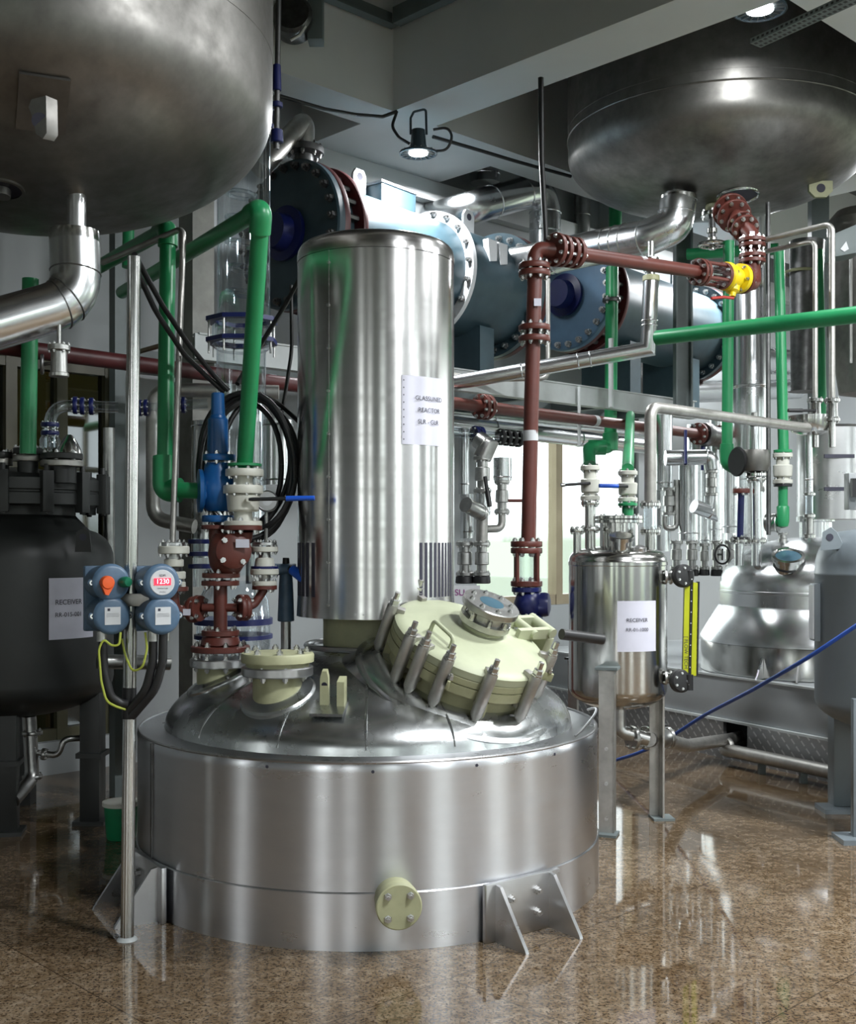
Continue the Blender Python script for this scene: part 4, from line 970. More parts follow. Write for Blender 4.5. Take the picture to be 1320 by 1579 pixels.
# ------------------------------------------------------------------ heat exchangers
def exchanger(label, a, b, r, gap):
    a, b = V(a), V(b); d = (b - a).normalized(); s = d.cross(Z).normalized(); up = s.cross(d); L = (b - a).length
    t = T('heat_exchanger', label, 'heat exchanger', (a + b) / 2 - Z * r * 1.6, 'slate blue heat exchangers')
    R2 = r * 1.22
    o = part(MB(M['litteal' if gap else 'teal']).lathe([(.001, -.065), (R2 - .012, -.065), (R2, -.055), (R2, -.01)], a, d, 72), 'end_cover', t)
    part(MB(M['navy']).lathe([(.17, -.068), (.175, -.10), (.12, -.11), (.11, -.19)] if True else [], a, d, 36), 'end_nozzle', o, 'deep blue nozzle')
    part(MB(M['maroon']).lathe([(R2, -.01), (R2 + .004, 0), (R2 + .004, .03), (R2, .035)], a, d, 72), 'gasket_flange', t)
    bolt_ring(o, a - d * .065, -d, R2 * .9, 24, .024, .03, .1, 'bolt', 'bolt' if gap else 'darksteel')
    part(MB(M['maroon']).lathe([(r, .15), (R2, .15), (R2 + .003, .16), (R2 + .003, .185), (R2, .19), (r, .19)], a, d, 72), 'gasket_flange', t)
    bolt_ring(o, a + d * .04, d, R2 * .9, 24, .02, .1, .1, 'stud', 'darksteel')
    part(MB(M['teal']).lathe([(r, .035), (r, L - .03)], a, d, 72, False, False), 'shell', t)
    e = part(MB(M['teal']).lathe([(r, L - .05), (R2, L - .05), (R2, L)], a, d, 72), 'end_flange', t)
    bolt_ring(e, a + d * (L - .05), -d, R2 * .9, 24, .022, .028, .1)
    part(MB(M['maroon']).lathe([(R2 + .002, L + .002), (R2 + .004, L + .05), (R2 - .01, L + .06)], a, d, 72), 'gasket_flange', t)
    part(MB(M['teal']).lathe([(r, L + .06), (r * .97, L + .13), (r * .5, L + .2), (.01, L + .22)], a, d, 60), 'end_cap', t)
    for k in (.27, .83):
        p = a + d * L * k + up * r * .98
        m = MB(M['plate']).prism([p - d * .06 - s * .012, p + d * .06 - s * .012, p + d * .06 - s * .012 + up * .16, p + d * .035 - s * .012 + up * .2, p - d * .035 - s * .012 + up * .2, p - d * .06 - s * .012 + up * .16], s * .024)
        hc = p + up * .15; m.use(M['ink']).cyl(hc - s * .0135, hc + s * .0135, .026, n=16); part(m, 'lifting_lug', t)
    for k in (.3, .8):
        p = a + d * L * k; h = p.z - 2.60
        g = part(MB(M['teal']).box(p - Z * (r + (h - r) / 2 - .03), (.16, .5, h - r + .06), (d, s, Z)), 'saddle', t)
    return t, a, b, d, s, up
ex1 = exchanger('big slate blue heat exchanger behind the tall steel cover', P(455, 365, 7.45), P(764, 458, 8.95), .39, False)
t, a, b, d, s, up = ex1
# nozzle and pipe on the front end, junction saddle on the shell
p = a + d * .06 + up * .44
m = MB(M['darksteel']).lathe([(.11, -.02), (.11, .02), (.06, .03), (.06, .1), (.125, .11), (.125, .15), (.115, .155)], p, up, 32); m.use(M['bolt']).bolts(p + up * .13, up, .1, 8, .012, .02, .02, .02); part(m, 'top_nozzle', t)
pipe('steam_pipe', 'dark grey pipe with elbow leaving the top of the large exchanger', 'pipe', [p + up * .15, p + up * .34, P(400, 262, 7.2)], .062, 'dull', .12)
p = a + d * .80 + up * .33
o = part(MB(M['teal']).box(p + up * .05, (.34, .28, .22), (d, s, up)), 'saddle_box', t, bevel=.01)
part(MB(M['plate']).prism([p + up * .16 - d * .18 - s * .15, p + up * .16 + d * .18 - s * .15, p + up * .16 + d * .18 + s * .15, p + up * .16 - d * .18 + s * .15], up * .015), 'cover_plate', o, 'pale top plate')
q = a + d * 1.22
part(MB(M['plate']).lathe([(.39, 0), (.46, .002), (.46, .04), (.39, .042)], q, d, 60), 'shell_flange', t); bolt_ring(t, q, -d, .43, 20, .018, .03, .1)
for k in (1.5, 1.62):
    p = a + d * (k + .02) - s * .33 * (1 if s.y > 0 else -1) + up * .26
    part(MB(M['plate']).prism([p - d * .05, p + d * .05, p + d * .05 - Z * .14, p - d * .03 - Z * .16], s * .05), 'support_pad', t)
ex2 = exchanger('farther slate blue heat exchanger with bolted end cover coloured as lit', P(880, 458, 9.6), P(1068, 516, 11.0), .37, True)

# platform beam carrying the exchangers
ba, bb = P(300, 524, 6.55), P(1070, 648, 9.75)
bb.z = ba.z = 2.53; d = (bb - ba).normalized(); s = d.cross(Z).normalized()
t = T('platform_channel', 'pale galvanised channel beam carrying the exchangers', 'beam', ba, 'platform steelwork')
m = MB(M['beam']); m.box((ba + bb) / 2, ((bb - ba).length, .012, .14), (d, s, Z))
part(m, 'web', t)
for z in (.07, -.07): part(MB(M['beam']).box((ba + bb) / 2 + Z * z + V((0, .035, 0)), ((bb - ba).length, .08, .01), (d, s, Z)), 'rim', t)
m = MB(M['girder']); bn = V((-d.y, d.x, 0)) * .75
m.box((ba + bb) / 2 + bn, ((bb - ba).length, .08, .14), (d, s, Z)); solo(m, 'platform_channel', 'dark rear channel beam under the exchangers', 'beam', 'platform steelwork')
for k, lab in ((.30, 'dark cross member joining the platform beams left of the tall cover'), (.62, 'dark cross member of the platform nearest the red-brown riser'), (.80, 'dark cross member of the platform behind the green pipes'), (.97, 'end cross member of the platform by the grey column')):
    p = ba + (bb - ba) * k; m = MB(M['girder']).box(p + bn * .53, (.07, bn.length * .9, .09), (d, s, Z)); solo(m, 'cross_member', lab, 'beam', 'platform steelwork')
pipe('tubing', 'thin steel tube running along the top of the pale platform beam', 'pipe', [P(690, 577, 7.85), P(770, 585, 8.0), P(845, 584, 8.0), P(845, 430, 8.0)], .016, 'dull', .06)
m = MB(M['girder']); c = P(1053, 500, 9.35)
for q in (-.06, .06): m.box(V((c.x + q, c.y, 0)) + Z * 3.35, (.012, .13, 1.75), (X, YY, Z))
m.box(V((c.x, c.y, 3.35)), (.12, .01, 1.75)); solo(m, 'steel_column', 'grey H section steel column right of the clad pipe corner', 'column')
m = MB(M['girder']); c = P(1262, 400, 9.4); m.box(V((c.x, c.y, 3.4)), (.14, .1, 1.9)); solo(m, 'steel_column', 'grey steel column behind the lifting lug of the upper right vessel', 'column')
# hanger rods from the platform beam
for px, y0, y1, Y, lab in ((893, 596, 687, 8.7, 'thin bright hanger rod below the platform beam'), (942, 522, 628, 8.85, 'bright tube post clamped across the platform beam')):
    pipe('hanger_rod', lab, 'rod', [P(px, y0, Y), P(px, y1, Y)], .012 if px < 900 else .019, 'beam', group='hanger rods')

# ducts on the back wall, top middle
def duct(label, pts, r, bend, bands, mat='clad', group='aluminium clad ducts'):
    t = T('insulated_duct', label, 'duct', pts[-1], group)
    part(MB(M[mat]).tube(pts, r, 36, bend), 'cladding', t)
    for (i, k) in bands:
        p0, p1 = V(pts[i]), V(pts[i + 1]); part(MB(M[mat]).torus(p0 + (p1 - p0) * k, p1 - p0, r, .006, 40, 6), 'band', t)
    return t
duct('aluminium clad duct with a high elbow behind the red-brown pipe', [P(722, 322, 9.1) + W * .41, P(722, 322, 9.1), P(841, 288, 9.6), P(840, 405, 9.6)], S(24.5, 9.5), .17, ((2, .35), (2, .6), (2, .85), (1, .3), (1, .7)))
duct('clad duct rising right behind the upper right vessel edge', [P(898, 300, 10.6), P(898, 380, 10.6)], S(12, 10.6), 0, ((0, .4),), 'fit')
duct('short clad duct stub through the ceiling panel', [P(748, 150, 9.6), P(748, 283, 9.6)], S(23, 9.6), 0, ((0, .9),))
pipe('hanging_rod', 'dark slim pipe hanging from the ceiling to the red-brown flange', 'pipe', [P(834, 120, 7.0), P(835, 245, 7.0), P(842, 372, 7.0)], .017, 'black')
t = T('conduit_box', 'dark round fan housing beside the large vessel near the ceiling', 'fan', P(457, 40, 7.0))
part(MB(M['girder']).box(P(487, 20, 7.0), (.09, .12, .36)), 'bracket', t, bevel=.004)
m = MB(M['darksteel']).lathe([(.10, 0), (.12, .03), (.12, .16), (.1, .18)], P(455, 44, 7.05), V((0, -1, .1)), 32); part(m, 'housing', t)
part(MB(M['dull']).tube([P(448, 62, 6.85), P(462, 54, 6.85), P(471, 40, 6.85)], .01, 8, .02), 'strap', t)
pipe('riser_pipe', 'thin black pipe rising along the edge of the large vessel', 'pipe', [P(430, -30, 5.4), P(426, 230, 5.4)], .013, 'darksteel')
t = T('sensor_valve', 'small navy valve on the thin pipe beside the large vessel', 'valve', P(428, 215, 5.4))
vstack(t, 427, 5.4, [('body', 'navy', 100, 140, 6, 7), ('body', 'navy', 200, 220, 9, 10), ('stem', 'fit', 158, 202, 3, 3), ('clamp', 'navy', 158, 166, 9, 9)])
# ------------------------------------------------------------------ red-brown riser and overhead line
YR = 6.2
t = T('brown_pipe', 'red-brown flanged riser pipe standing right of the tall steel cover', 'pipe', P(815, 904, YR), 'red-brown pipes')
part(MB(M['brown']).tube([P(815, 836, YR), P(819, 640, YR), P(825, 415, YR)], S(11.5, YR), 24), 'pipe_run', t)
for x, y in ((824, 411), (824, 422), (824, 506), (824, 523), (812, 839), (812, 849)): flange(t, P(x, y, YR), Z, S(24.5, YR), .03, 'brown', 8, .0105, y != 422)
for k in range(4):
    q = PI / 4 + k * PI / 2; d = V((math.cos(q), math.sin(q), 0)) * .075; part(MB(M['brown']).cyl(P(812, 899, YR) + d, P(812, 849, YR) + d, .011, n=10), 'tie_rod', t)
part(MB(M['glass']).cyl(P(812, 897, YR), P(812, 851, YR), S(10.5, YR), n=28, cap=False), 'sight_tube', t, 'clear sight glass tube')
flange(t, P(812, 900, YR), Z, S(24.5, YR), .028, 'brown', 8, .0105, True)
part(MB(M['paper']).box(P(829, 466, YR - .05), (.038, .004, .04)), 'tag', t); part(MB(M['plate']).tube([P(818, 664, YR), P(818.4, 680, YR)], S(11.8, YR), 20), 'band', t)
t = T('ball_valve', 'navy flanged ball valve at the foot of the red-brown riser', 'valve', P(814, 955, YR))
flange(t, P(812, 909, YR), Z, S(23, YR), .026, 'navy', 8, .0105)
part(MB(M['navy']).lathe([(.05, 0), (.075, .03), (.085, .07), (.07, .115), (.045, .14)], P(817, 950, YR), Z, 32), 'body', t)
part(MB(M['navy']).lathe([(.06, 0), (.065, .08), (.06, .1), (.03, .11)], P(817, 932, YR), V((1, -.2, 0)), 28), 'bonnet', t)
flange(t, P(817, 952, YR), Z, S(20, YR), .026, 'navy', 8, .01)
part(MB(M['brown']).cyl(P(817, 955, YR), V((P(817, 0, YR).x, YR, .0)), .045, n=20), 'foot_pipe', t, 'red-brown pipe to the floor')
# overhead line
t = T('brown_pipe', 'red-brown horizontal pipe from the riser elbow to the yellow valve', 'pipe', P(970, 400, 6.5), 'red-brown pipes')
h0, h1 = P(872, 388, 6.22), P(1080, 420, 6.85); hd = (h1 - h0).normalized()
part(MB(M['brown']).tube([P(824, 411, YR), P(826, 384, YR), h0, ], S(12, YR), 22, .12), 'elbow', t)
part(MB(M['brown']).cyl(h0, h1, S(11, YR), n=24), 'pipe_run', t)
for k, px in enumerate((856, 866, 878, 887)): flange(t, P(px, 385 + (px - 856) * .17, 6.2 + (px - 856) * .002), hd, S((26, 25, 24, 24)[k], YR), .026, 'brown', 8, .0105, k in (0, 3))
for k in (.0, 1.0): flange(t, h1 + hd * (-.02 + .03 * k), hd, S(21, 6.85), .022, 'brown', 8, .0105, k == 0)
part(MB(M['plate']).tube([P(985, 405.2, 6.55), P(993, 406.4, 6.575)], S(11.4, YR), 20), 'band', t, 'white tape band')
t = T('sight_flow_spool', 'red-brown sight glass spool between pipe and yellow valve', 'pipe', P(1100, 426, 6.9))
c = h1 + hd * .02; e = c + hd * .17
part(MB(M['glass']).cyl(c, e, .045, n=24, cap=False), 'sight_tube', t)
a_, b_, _ = frame(hd)
for k in range(4):
    q = k * PI / 2 + .6; d = (a_ * math.cos(q) + b_ * math.sin(q)) * .065; part(MB(M['brown']).cyl(c + d, e + d, .011, n=10), 'tie_rod', t)
flange(t, e + hd * .005, hd, S(21, 6.9), .025, 'brown', 8, .0105)
t = T('plug_valve', 'bright yellow valve with red lever at the end of the overhead pipe', 'valve', e + hd * .12)
part(MB(M['yellow']).lathe([(.075, .02), (.085, .03), (.085, .05), (.06, .06), (.072, .1), (.06, .14), (.088, .15), (.088, .18), (.075, .19)], e, hd, 32), 'body', t)
bolt_ring(t, e + hd * .05, hd, .073, 6, .011, .012, .3); bolt_ring(t, e + hd * .15, -hd, .074, 6, .011, .012, .3)
p = e + hd * .1 - Z * .05
part(MB(M['yellow']).lathe([(.045, 0), (.04, .04), (.02, .05), (.018, .075)], p, V((-.1, -.3, -1)), 20), 'bonnet', t)
part(MB(M['red']).tube([p + V((0, -.02, -.08)), p + V((-.06, -.03, -.075)), P(1097, 460, 6.95)], .009, 10), 'lever', t, 'red lever')
t = T('brown_pipe', 'red-brown elbow and flanges rising from yellow valve to vessel', 'pipe', P(1160, 420, 7.2), 'red-brown pipes')
e2 = e + hd * .2
part(MB(M['brown']).tube([e2, P(1163, 440, 7.18), P(1160, 405, 7.22)], .047, 20, .07), 'elbow', t)
part(MB(M['brown']).tube([P(1160, 405, 7.22), P(1160, 365, 7.24), P(1146, 348, 7.3), P(1128, 326, 7.55), P(1124, 318, 7.65)], .05, 20, .06), 'pipe_run', t)
flange(t, e2, hd, .09, .022, 'brown', 8, .0105)
for y in (371, 379, 395, 403): flange(t, P(1160, y, 7.22), Z, S(20.5, 7.2), .024, 'brown', 8, .0105, y in (371, 403))
ax = (P(1124, 318, 7.65) - P(1150, 352, 7.3)).normalized()
for x, y, yy, r in ((1149, 352, 7.28, 21), (1143, 346, 7.34, 21), (1132, 333, 7.45, 26), (1126, 325, 7.55, 27)): flange(t, P(x, y, yy), ax, S(r, yy), .026, 'brown', 8, .012, x in (1149, 1126))
part(MB(M['paper']).box(P(1160, 361, 7.16), (.03, .004, .035)), 'tag', t)
# lower header
t = T('brown_pipe', 'lower red-brown pipe running beneath the pale platform beam', 'pipe', P(880, 645, 8.7), 'red-brown pipes')
g0, g1 = P(560, 604, 7.1), P(1085, 670, 9.8); gd = (g1 - g0).normalized()
part(MB(M['brown']).cyl(g0, g1, S(8.5, 8.6), n=22), 'pipe_run', t)
def on_g(px):
    k = (px - 560) / 525.0; lo, hi = 0.0, 1.0
    for _ in range(30):
        mid = (lo + hi) / 2; p = g0 + (g1 - g0) * mid; x = CX + p.x / p.y * FOC
        lo, hi = (mid, hi) if x < px else (lo, mid)
    return g0 + (g1 - g0) * lo
for px in (742, 750, 1077): flange(t, on_g(px), gd, S(18, 8.6) if px < 1000 else S(17, 9.7), .03, 'brown', 8, .012)
for px in (914,): part(MB(M['plate']).cyl(on_g(px), on_g(px + 6), S(8.8, 8.6), n=22), 'band', t, 'white tape band')
t = T('butterfly_valve', 'black flanged valve at the end of the lower red-brown pipe', 'valve', P(1098, 672, 9.85))
vd = gd
part(MB(M['darksteel']).lathe([(.09, .0), (.1, .02), (.1, .06), (.085, .08), (.085, .22), (.1, .24), (.1, .29), (.09, .3)], P(1084, 669, 9.75), V((1, .75, -.12)), 28), 'body', t)
part(MB(M['navy']).cyl(on_g(1084) - Z * .08, on_g(1084) - Z * .3, .02, n=12), 'stem', t)
t = T('brown_pipe', 'short red-brown elbow with flanges behind the green dropper by the bulb', 'pipe', P(1135, 668, 10.05), 'red-brown pipes')
part(MB(M['brown']).tube([P(1110, 673, 9.98), P(1134, 676, 10.1), P(1142, 700, 10.1)], .045, 18, .07), 'elbow', t)
for c, d in ((P(1110, 673, 10.0), gd), (P(1132, 664, 10.1), V((1, .5, -.6))), (P(1138, 676, 10.1), V((.6, .3, -.8)))): flange(t, c, d, .095, .03, 'brown', 8, .012)

# ------------------------------------------------------------------ clad and green lines on the right
t = T('insulated_pipe', 'slim aluminium clad pipe with mitred corner below the overhead red-brown pipe', 'insulated pipe', P(1000, 545, 7.5), 'aluminium clad pipes')
q0, q1, q2 = P(1004, 432, 7.5), P(999, 538, 7.5), P(690, 592, 7.75)
part(MB(M['clad']).tube([q0, q1, q2], S(12, 7.5), 28), 'cladding', t)
for p, d in ((P(1001, 495, 7.5), Z), (P(1001, 502, 7.5), Z), (q1 + (q2 - q1) * .28, q2 - q1), (q1 + (q2 - q1) * .34, q2 - q1), (q1 + (q2 - q1) * .62, q2 - q1)): part(MB(M['clad']).torus(p, d, S(12, 7.5), .005, 32, 6), 'band', t)
vstack(t, 1004, 7.5, [('flange', 'cream', 425, 434, 13, 13), ('neck', 'fit', 405, 426, 6, 6), ('flange', 'mirror', 414, 418, 12, 12, 6), ('flange', 'mirror', 398, 402, 12, 12, 6), ('neck', 'fit', 372, 400, 5, 5)])
pipe('green_pipe', 'long bright green pipe crossing level from the right picture edge', 'pipe', [P(1014, 521, 7.1), P(1400, 476, 5.9)], .046, 'green', group='green plastic pipes')
t = T('green_pipe', 'green pipe dropping beside the blue exchanger cover to a double elbow and valve', 'pipe', P(910, 715, 8.2), 'green plastic pipes')
part(MB(M['green']).tube([P(944, 412, 9.22), P(941, 690, 9.22), P(908, 690, 9.1), P(909, 716, 9.0)], S(9.5, 9.4), 20, .05), 'pipe_run', t)
for p, d in ((P(941, 681, 9.22), Z), (P(921, 690, 9.15), X)): socket(t, p, d, S(9.6, 9.4), .07)
m = MB(M['black']); m.cyl(P(920, 463, 9.2), P(966, 463, 9.2), .014, n=8); flange(t, P(943, 463, 9.22), Z, S(14, 9.22), .03, 'darksteel', 4, .01, name='clamp')
pipe('green_pipe', 'green pipe emerging below the platform beam onto the receiver lid', 'pipe', [P(972, 640, 9.05), P(970, 690, 7.5), P(968, 724, 6.2)], S(8, 7.5), 'green', group='green plastic pipes')
t = T('green_pipe', 'green dropper pipe left of the wide clad column ending in a socket', 'pipe', P(1121, 728, 7.9), 'green plastic pipes')
part(MB(M['green']).tube([P(1124, 372, 8.0), P(1121, 712, 8.0), P(1140, 722, 8.0)], S(8.5, 8.0), 20, .05), 'pipe_run', t); socket(t, P(1121, 695, 8.0), Z, S(8.6, 8), .05)
part(MB(M['green']).tube([P(1121, 690, 8.0), P(1121, 714, 8.0), P(1136, 722, 8.0)], S(11, 8), 20, .05), 'elbow', t)
t = T('green_pipe', 'green dropper pipe right of the wide clad column above a white valve', 'pipe', P(1207, 695, 7.9), 'green plastic pipes')
part(MB(M['green']).tube([P(1201, 382, 8.0), P(1208, 695, 7.9)], S(8, 8.0), 20), 'pipe_run', t); flange(t, P(1207, 696, 7.9), Z, S(14, 7.9), .02, 'green', 0)
t = T('green_pipe', 'short green pipe below the white valve with rounded lower elbow', 'pipe', P(1207, 808, 7.9), 'green plastic pipes')
part(MB(M['green']).tube([P(1207, 748, 7.9), P(1207, 800, 7.9), P(1190, 808, 7.95)], S(7.5, 7.9), 20, .04), 'pipe_run', t); part(MB(M['green']).lathe([(.01, 0), (.035, .01), (.043, .04), (.043, .14), (.036, .15)], P(1207, 814, 7.9), Z, 20), 'elbow', t)
flange(t, P(1207, 748, 7.9), Z, S(14, 7.9), .02, 'black', 0)
pipe('green_pipe', 'dark green pipe with rounded top half hidden under the upper right vessel', 'pipe', [P(949, 312, 9.9), P(948, 400, 9.9)], S(10, 9.9), 'green', group='green plastic pipes')
pipe('green_pipe', 'dark green level pipe behind the handwheel of the polished valve', 'pipe', [P(1060, 392, 9.2), P(1200, 384, 8.9)], S(9, 9), 'green', group='green plastic pipes')
pipe('green_pipe', 'dark green pipe rising beside the black condenser', 'pipe', [P(1262, 385, 8.9), P(1268, 640, 8.9)], S(7, 8.9), 'green', group='green plastic pipes')
def whitevalve(px, Y, y0, y1, label, lever=None):
    t = T('ball_valve', label, 'valve', P(px, y1, Y), 'white plastic valves by the receivers'); h = y1 - y0
    vstack(t, px, Y, [('flange', 'white', y0, y0 + h * .14, 15, 15, 6), ('neck', 'white', y0 + h * .12, y0 + h * .4, 10, 10), ('body', 'white', y0 + h * .38, y0 + h * .78, 15, 14), ('neck', 'white', y0 + h * .75, y0 + h * .9, 10, 10), ('flange', 'white', y0 + h * .86, y1, 15, 15, 6)])
    if lever: rod_lever(t, P(px, (y0 + y1) / 2, Y - .06), P(lever[0], lever[1], Y - .1), .012, lever[2], lever[3])
    return t
whitevalve(910, 6.6, 718, 772, 'white valve with thin lever on the receiver under the double green elbow', (866, 748, .9, 'fit'))
whitevalve(968, 6.2, 726, 774, 'white valve between green flanges on the receiver lid', (925, 749, .35, 'lever'))
whitevalve(1207, 7.9, 699, 746, 'white valve on the green dropper pipe right of the wide clad column')

duct('wide aluminium clad column under the upper right vessel', [P(1157, 330, 9.3), P(1157, 842, 9.3)], S(27, 9.3), 0, ((0, .12), (0, .52), (0, .525), (0, .8)))
pipe('riser_pipe', 'slim dark pipe running down beside the wide clad column', 'pipe', [P(1184, 312, 7.9), P(1185, 825, 7.9)], S(3.6, 7.9), 'darksteel')
t = T('steel_pipe', 'grey steel pipe with elbow dropping onto the receiver beside its lid', 'pipe', P(1003, 776, 5.95))
part(MB(M['dull']).tube([P(1003, 776, 5.95), P(1003, 627, 5.95), P(1245, 660, 6.9)], S(9.5, 5.95), 18, .06, True, S(8, 6.4)), 'pipe_run', t)
for pts, r, lab in (([P(1180, 370, 7.2), P(1283, 345, 6.9), P(1283, 640, 6.9)], S(4.8, 6.9), 'taller thin steel pipe with elbow near the right edge'), ([P(1180, 388, 7.3), P(1257, 371, 7.0), P(1257, 640, 7.0)], S(4, 7), 'shorter thin steel pipe with elbow near the right edge')):
    pipe('thin_pipe', lab, 'pipe', pts, r, 'dull', .05, group='thin steel pipe pair')
for px, Y, lab in ((1283, 6.9, 'small polished valve below the taller thin pipe'), (1257, 7.0, 'small polished valve with black lever below the shorter thin pipe')):
    t = T('ball_valve', lab, 'valve', P(px, 690, Y), 'small polished valves')
    vstack(t, px, Y, [('flange', 'mirror', 615, 620, 12, 12, 6), ('body', 'mirror', 620, 645, 8, 9), ('flange', 'mirror', 645, 650, 12, 12, 6), ('pipe', 'mirror', 650, 690, 5, 5)])
    if px == 1257: rod_lever(t, P(1258, 633, Y - .05), P(1216, 633, Y - .08), .012, .5, 'black')
t = T('sight_bowl', 'polished steel bowl fitting under the twin thin pipes', 'bowl', P(1252, 672, 6.95))
part(MB(M['mirror']).lathe([(.06, 0), (.11, .02), (.125, .06), (.125, .1), (.13, .1), (.13, .115), (.02, .118)], P(1250, 671, 7.0), Z, 40), 'bowl', t)
duct('slim clad pipe down from the polished bowl to a sight glass', [P(1247, 672, 7.3), P(1248, 762, 7.3)], S(5.5, 7.3), 0, ((0, .75),), 'clad')
t = T('sight_flow_spool', 'small polished sight glass column near the white wall', 'pipe', P(1248, 832, 7.3))
vstack(t, 1248, 7.3, [('flange', 'mirror', 760, 764, 9, 9, 4), ('flange', 'mirror', 793, 798, 9, 9, 4), ('pipe', 'fit', 798, 824, 5, 5), ('flange', 'mirror', 824, 830, 9, 9, 4)])
part(MB(M['glass']).cyl(P(1248, 794, 7.3), P(1248, 763, 7.3), .022, n=20, cap=False), 'sight_tube', t)
# dark condensers at the right edge
t = T('condenser', 'black glossy condenser tube behind the twin thin pipes', 'condenser', P(1240, 605, 9.0)); m = MB(M['darksteel'])
part(m.lathe([(.12, 0), (.1, .0), (.1, .01), (.13, 1.05), (.13, 1.16)], P(1240, 604, 9.0), V((.02, 0, 1)), 40), 'shell', t); part(MB(M['cream']).torus(P(1236, 420, 9.0), Z, .125, .012, 36, 8), 'band', t)
t = T('condenser', 'wide polished dark vessel cut by the right picture edge', 'condenser', P(1320, 610, 8.3))
part(MB(M['tank']).lathe([(.05, 0), (.16, .02), (.20, .3), (.24, .45), (.24, 1.25), (.18, 1.32)], P(1330, 612, 8.3), Z, 56), 'shell', t)
part(MB(M['fit']).tube([P(1312, 395, 8.0), P(1312, 560, 8.0)], .012, 8), 'tube', t)
t = T('lamp_housing_box', 'grey triangular housing beside the dark vessel at the right edge', 'housing', P(1310, 400, 7.6))
part(MB(M['girder']).prism([P(1287, 360, 7.6), P(1330, 342, 7.6), P(1330, 388, 7.6), P(1287, 396, 7.6)], V((0, .2, 0))), 'casing', t, bevel=.004)
part(MB(M['plate']).prism([P(1296, 384, 7.595), P(1305, 372, 7.595), P(1309, 384, 7.595), P(1302, 388, 7.595)], V((0, .003, 0))), 'label_plate', t)

# ------------------------------------------------------------------ valve manifolds on the back wall
def sv(px, Y, y0, y1, r, label, wheel=None, group='polished manifold valves', foot=False):
    t = T('globe_valve', label, 'valve', P(px, y1, Y), group); h = y1 - y0
    its = [('flange', 'fit', y0, y0 + h * .1, r, r, 6), ('neck', 'fit', y0 + h * .08, y0 + h * .3, r * .62, r * .62), ('body', 'fit', y0 + h * .28, y0 + h * .65, r * .82, r * .85), ('neck', 'fit', y0 + h * .62, y0 + h * .88, r * .6, r * .6), ('flange', 'fit', y0 + h * .86, y0 + h * .96, r, r, 6)]
    if foot: its.append(('foot', 'black', y0 + h * .96, y1 + h * .18, r * 1.0, r * 1.05))
    vstack(t, px, Y, its)
    if wheel: part(MB(M['black']).torus(P(wheel[0], wheel[1], Y - .12), V((.5, -1, 0)), wheel[2], .008, 28, 8).cyl(P(wheel[0], wheel[1] - 9, Y - .12), P(wheel[0], wheel[1] + 9, Y - .12), .006, n=6).cyl(P(wheel[0], wheel[1], Y - .12), P(px, wheel[1], Y), .008, n=8), 'handwheel', t)
    return t
YM = 8.7
for pts, r, lab, bd in (([P(1024, 640, 9.0), P(1024, 756, 9.0)], 13, 'clad pipe hanging above the receiver valve row', 0), ([P(1062, 715, 8.9), P(1062, 834, 8.9)], 15, 'wide clad pipe in the middle of the valve row', 0), ([P(1104, 640, 10.25), P(1104, 836, 10.25)], 10, 'tall slender clad pipe behind the handwheel', 0), ([P(1087, 790, 9.0), P(1087, 838, 9.0)], 7, 'short narrow clad pipe low in the valve row', 0), ([P(1127, 724, 9.0), P(1127, 822, 9.0)], 13, 'bright clad pipe left of the navy pipe', 0), ([P(1026, 706, 8.6), P(1096, 705, 8.6), P(1098, 724, 8.6)], 12, 'level clad pipe with rounded elbow below the black valve', .06), ([P(1070, 780, 8.55), P(1096, 790, 8.6), P(1096, 765, 8.6)], 11, 'cut clad elbow stub facing the receiver', 0)):
    duct(lab, pts, S(r, pts[0].y), bd, ((0, .9),), 'clad', 'clad manifold pipes')
part(MB(M['navy']).cyl(P(1057, 716, 8.45), P(1057, 664, 8.6), .012, n=8), 'strap', bpy.data.objects['butterfly_valve'])
sv(1097, 8.6, 725, 766, 10, 'polished valve beneath the rounded clad elbow'); sv(1032, 8.9, 752, 796, 11, 'polished valve beneath the hanging clad pipe')
pipe('steel_pipe', 'small steel swan-neck pipe between two polished valves', 'pipe', [P(1025, 796, 8.9), P(1025, 815, 8.9), P(1043, 815, 8.9), P(1043, 740, 8.9)], S(4.5, 8.9), 'fit', .06)
for px, r, lab, wh in ((1043, 10, 'polished valve first in the row beside the receiver', None), (1067, 10, 'polished valve second in the row from the receiver', None), (1086, 8, 'polished valve third in the row from the receiver', None), (1105, 9, 'polished valve fourth in the row, behind the black handwheel', (1114, 855, .07)), (1127, 10, 'polished valve last in the row beside the domed second reactor', None)):
    sv(px, 8.85, 834 + (px == 1086) * 4, 880, r, lab, wh, foot=True)
for px, r, y0, lab in ((1020, 14, 655, 'tall clad column behind the receiver elbow pipe'), (1076, 17, 655, 'tall clad column behind the level clad elbow'), (1110, 13, 650, 'tall clad column left of the green dropper')):
    duct(lab, [P(px, y0, 10.4), P(px, 850, 10.4)], S(r, 10.4), 0, ((0, .3), (0, .8)), 'clad', 'clad manifold pipes')
duct('thick level clad duct against the wall right of the grey column', [P(1062, 548, 10.9), P(1230, 560, 12.3)], S(22, 11), 0, ((0, .2), (0, .7)), 'clad', 'level clad pipes')
duct('lower thick clad duct against the wall right of the grey column', [P(1062, 604, 10.9), P(1230, 600, 12.3)], S(17, 11), 0, ((0, .3), (0, .6)), 'clad', 'level clad pipes')
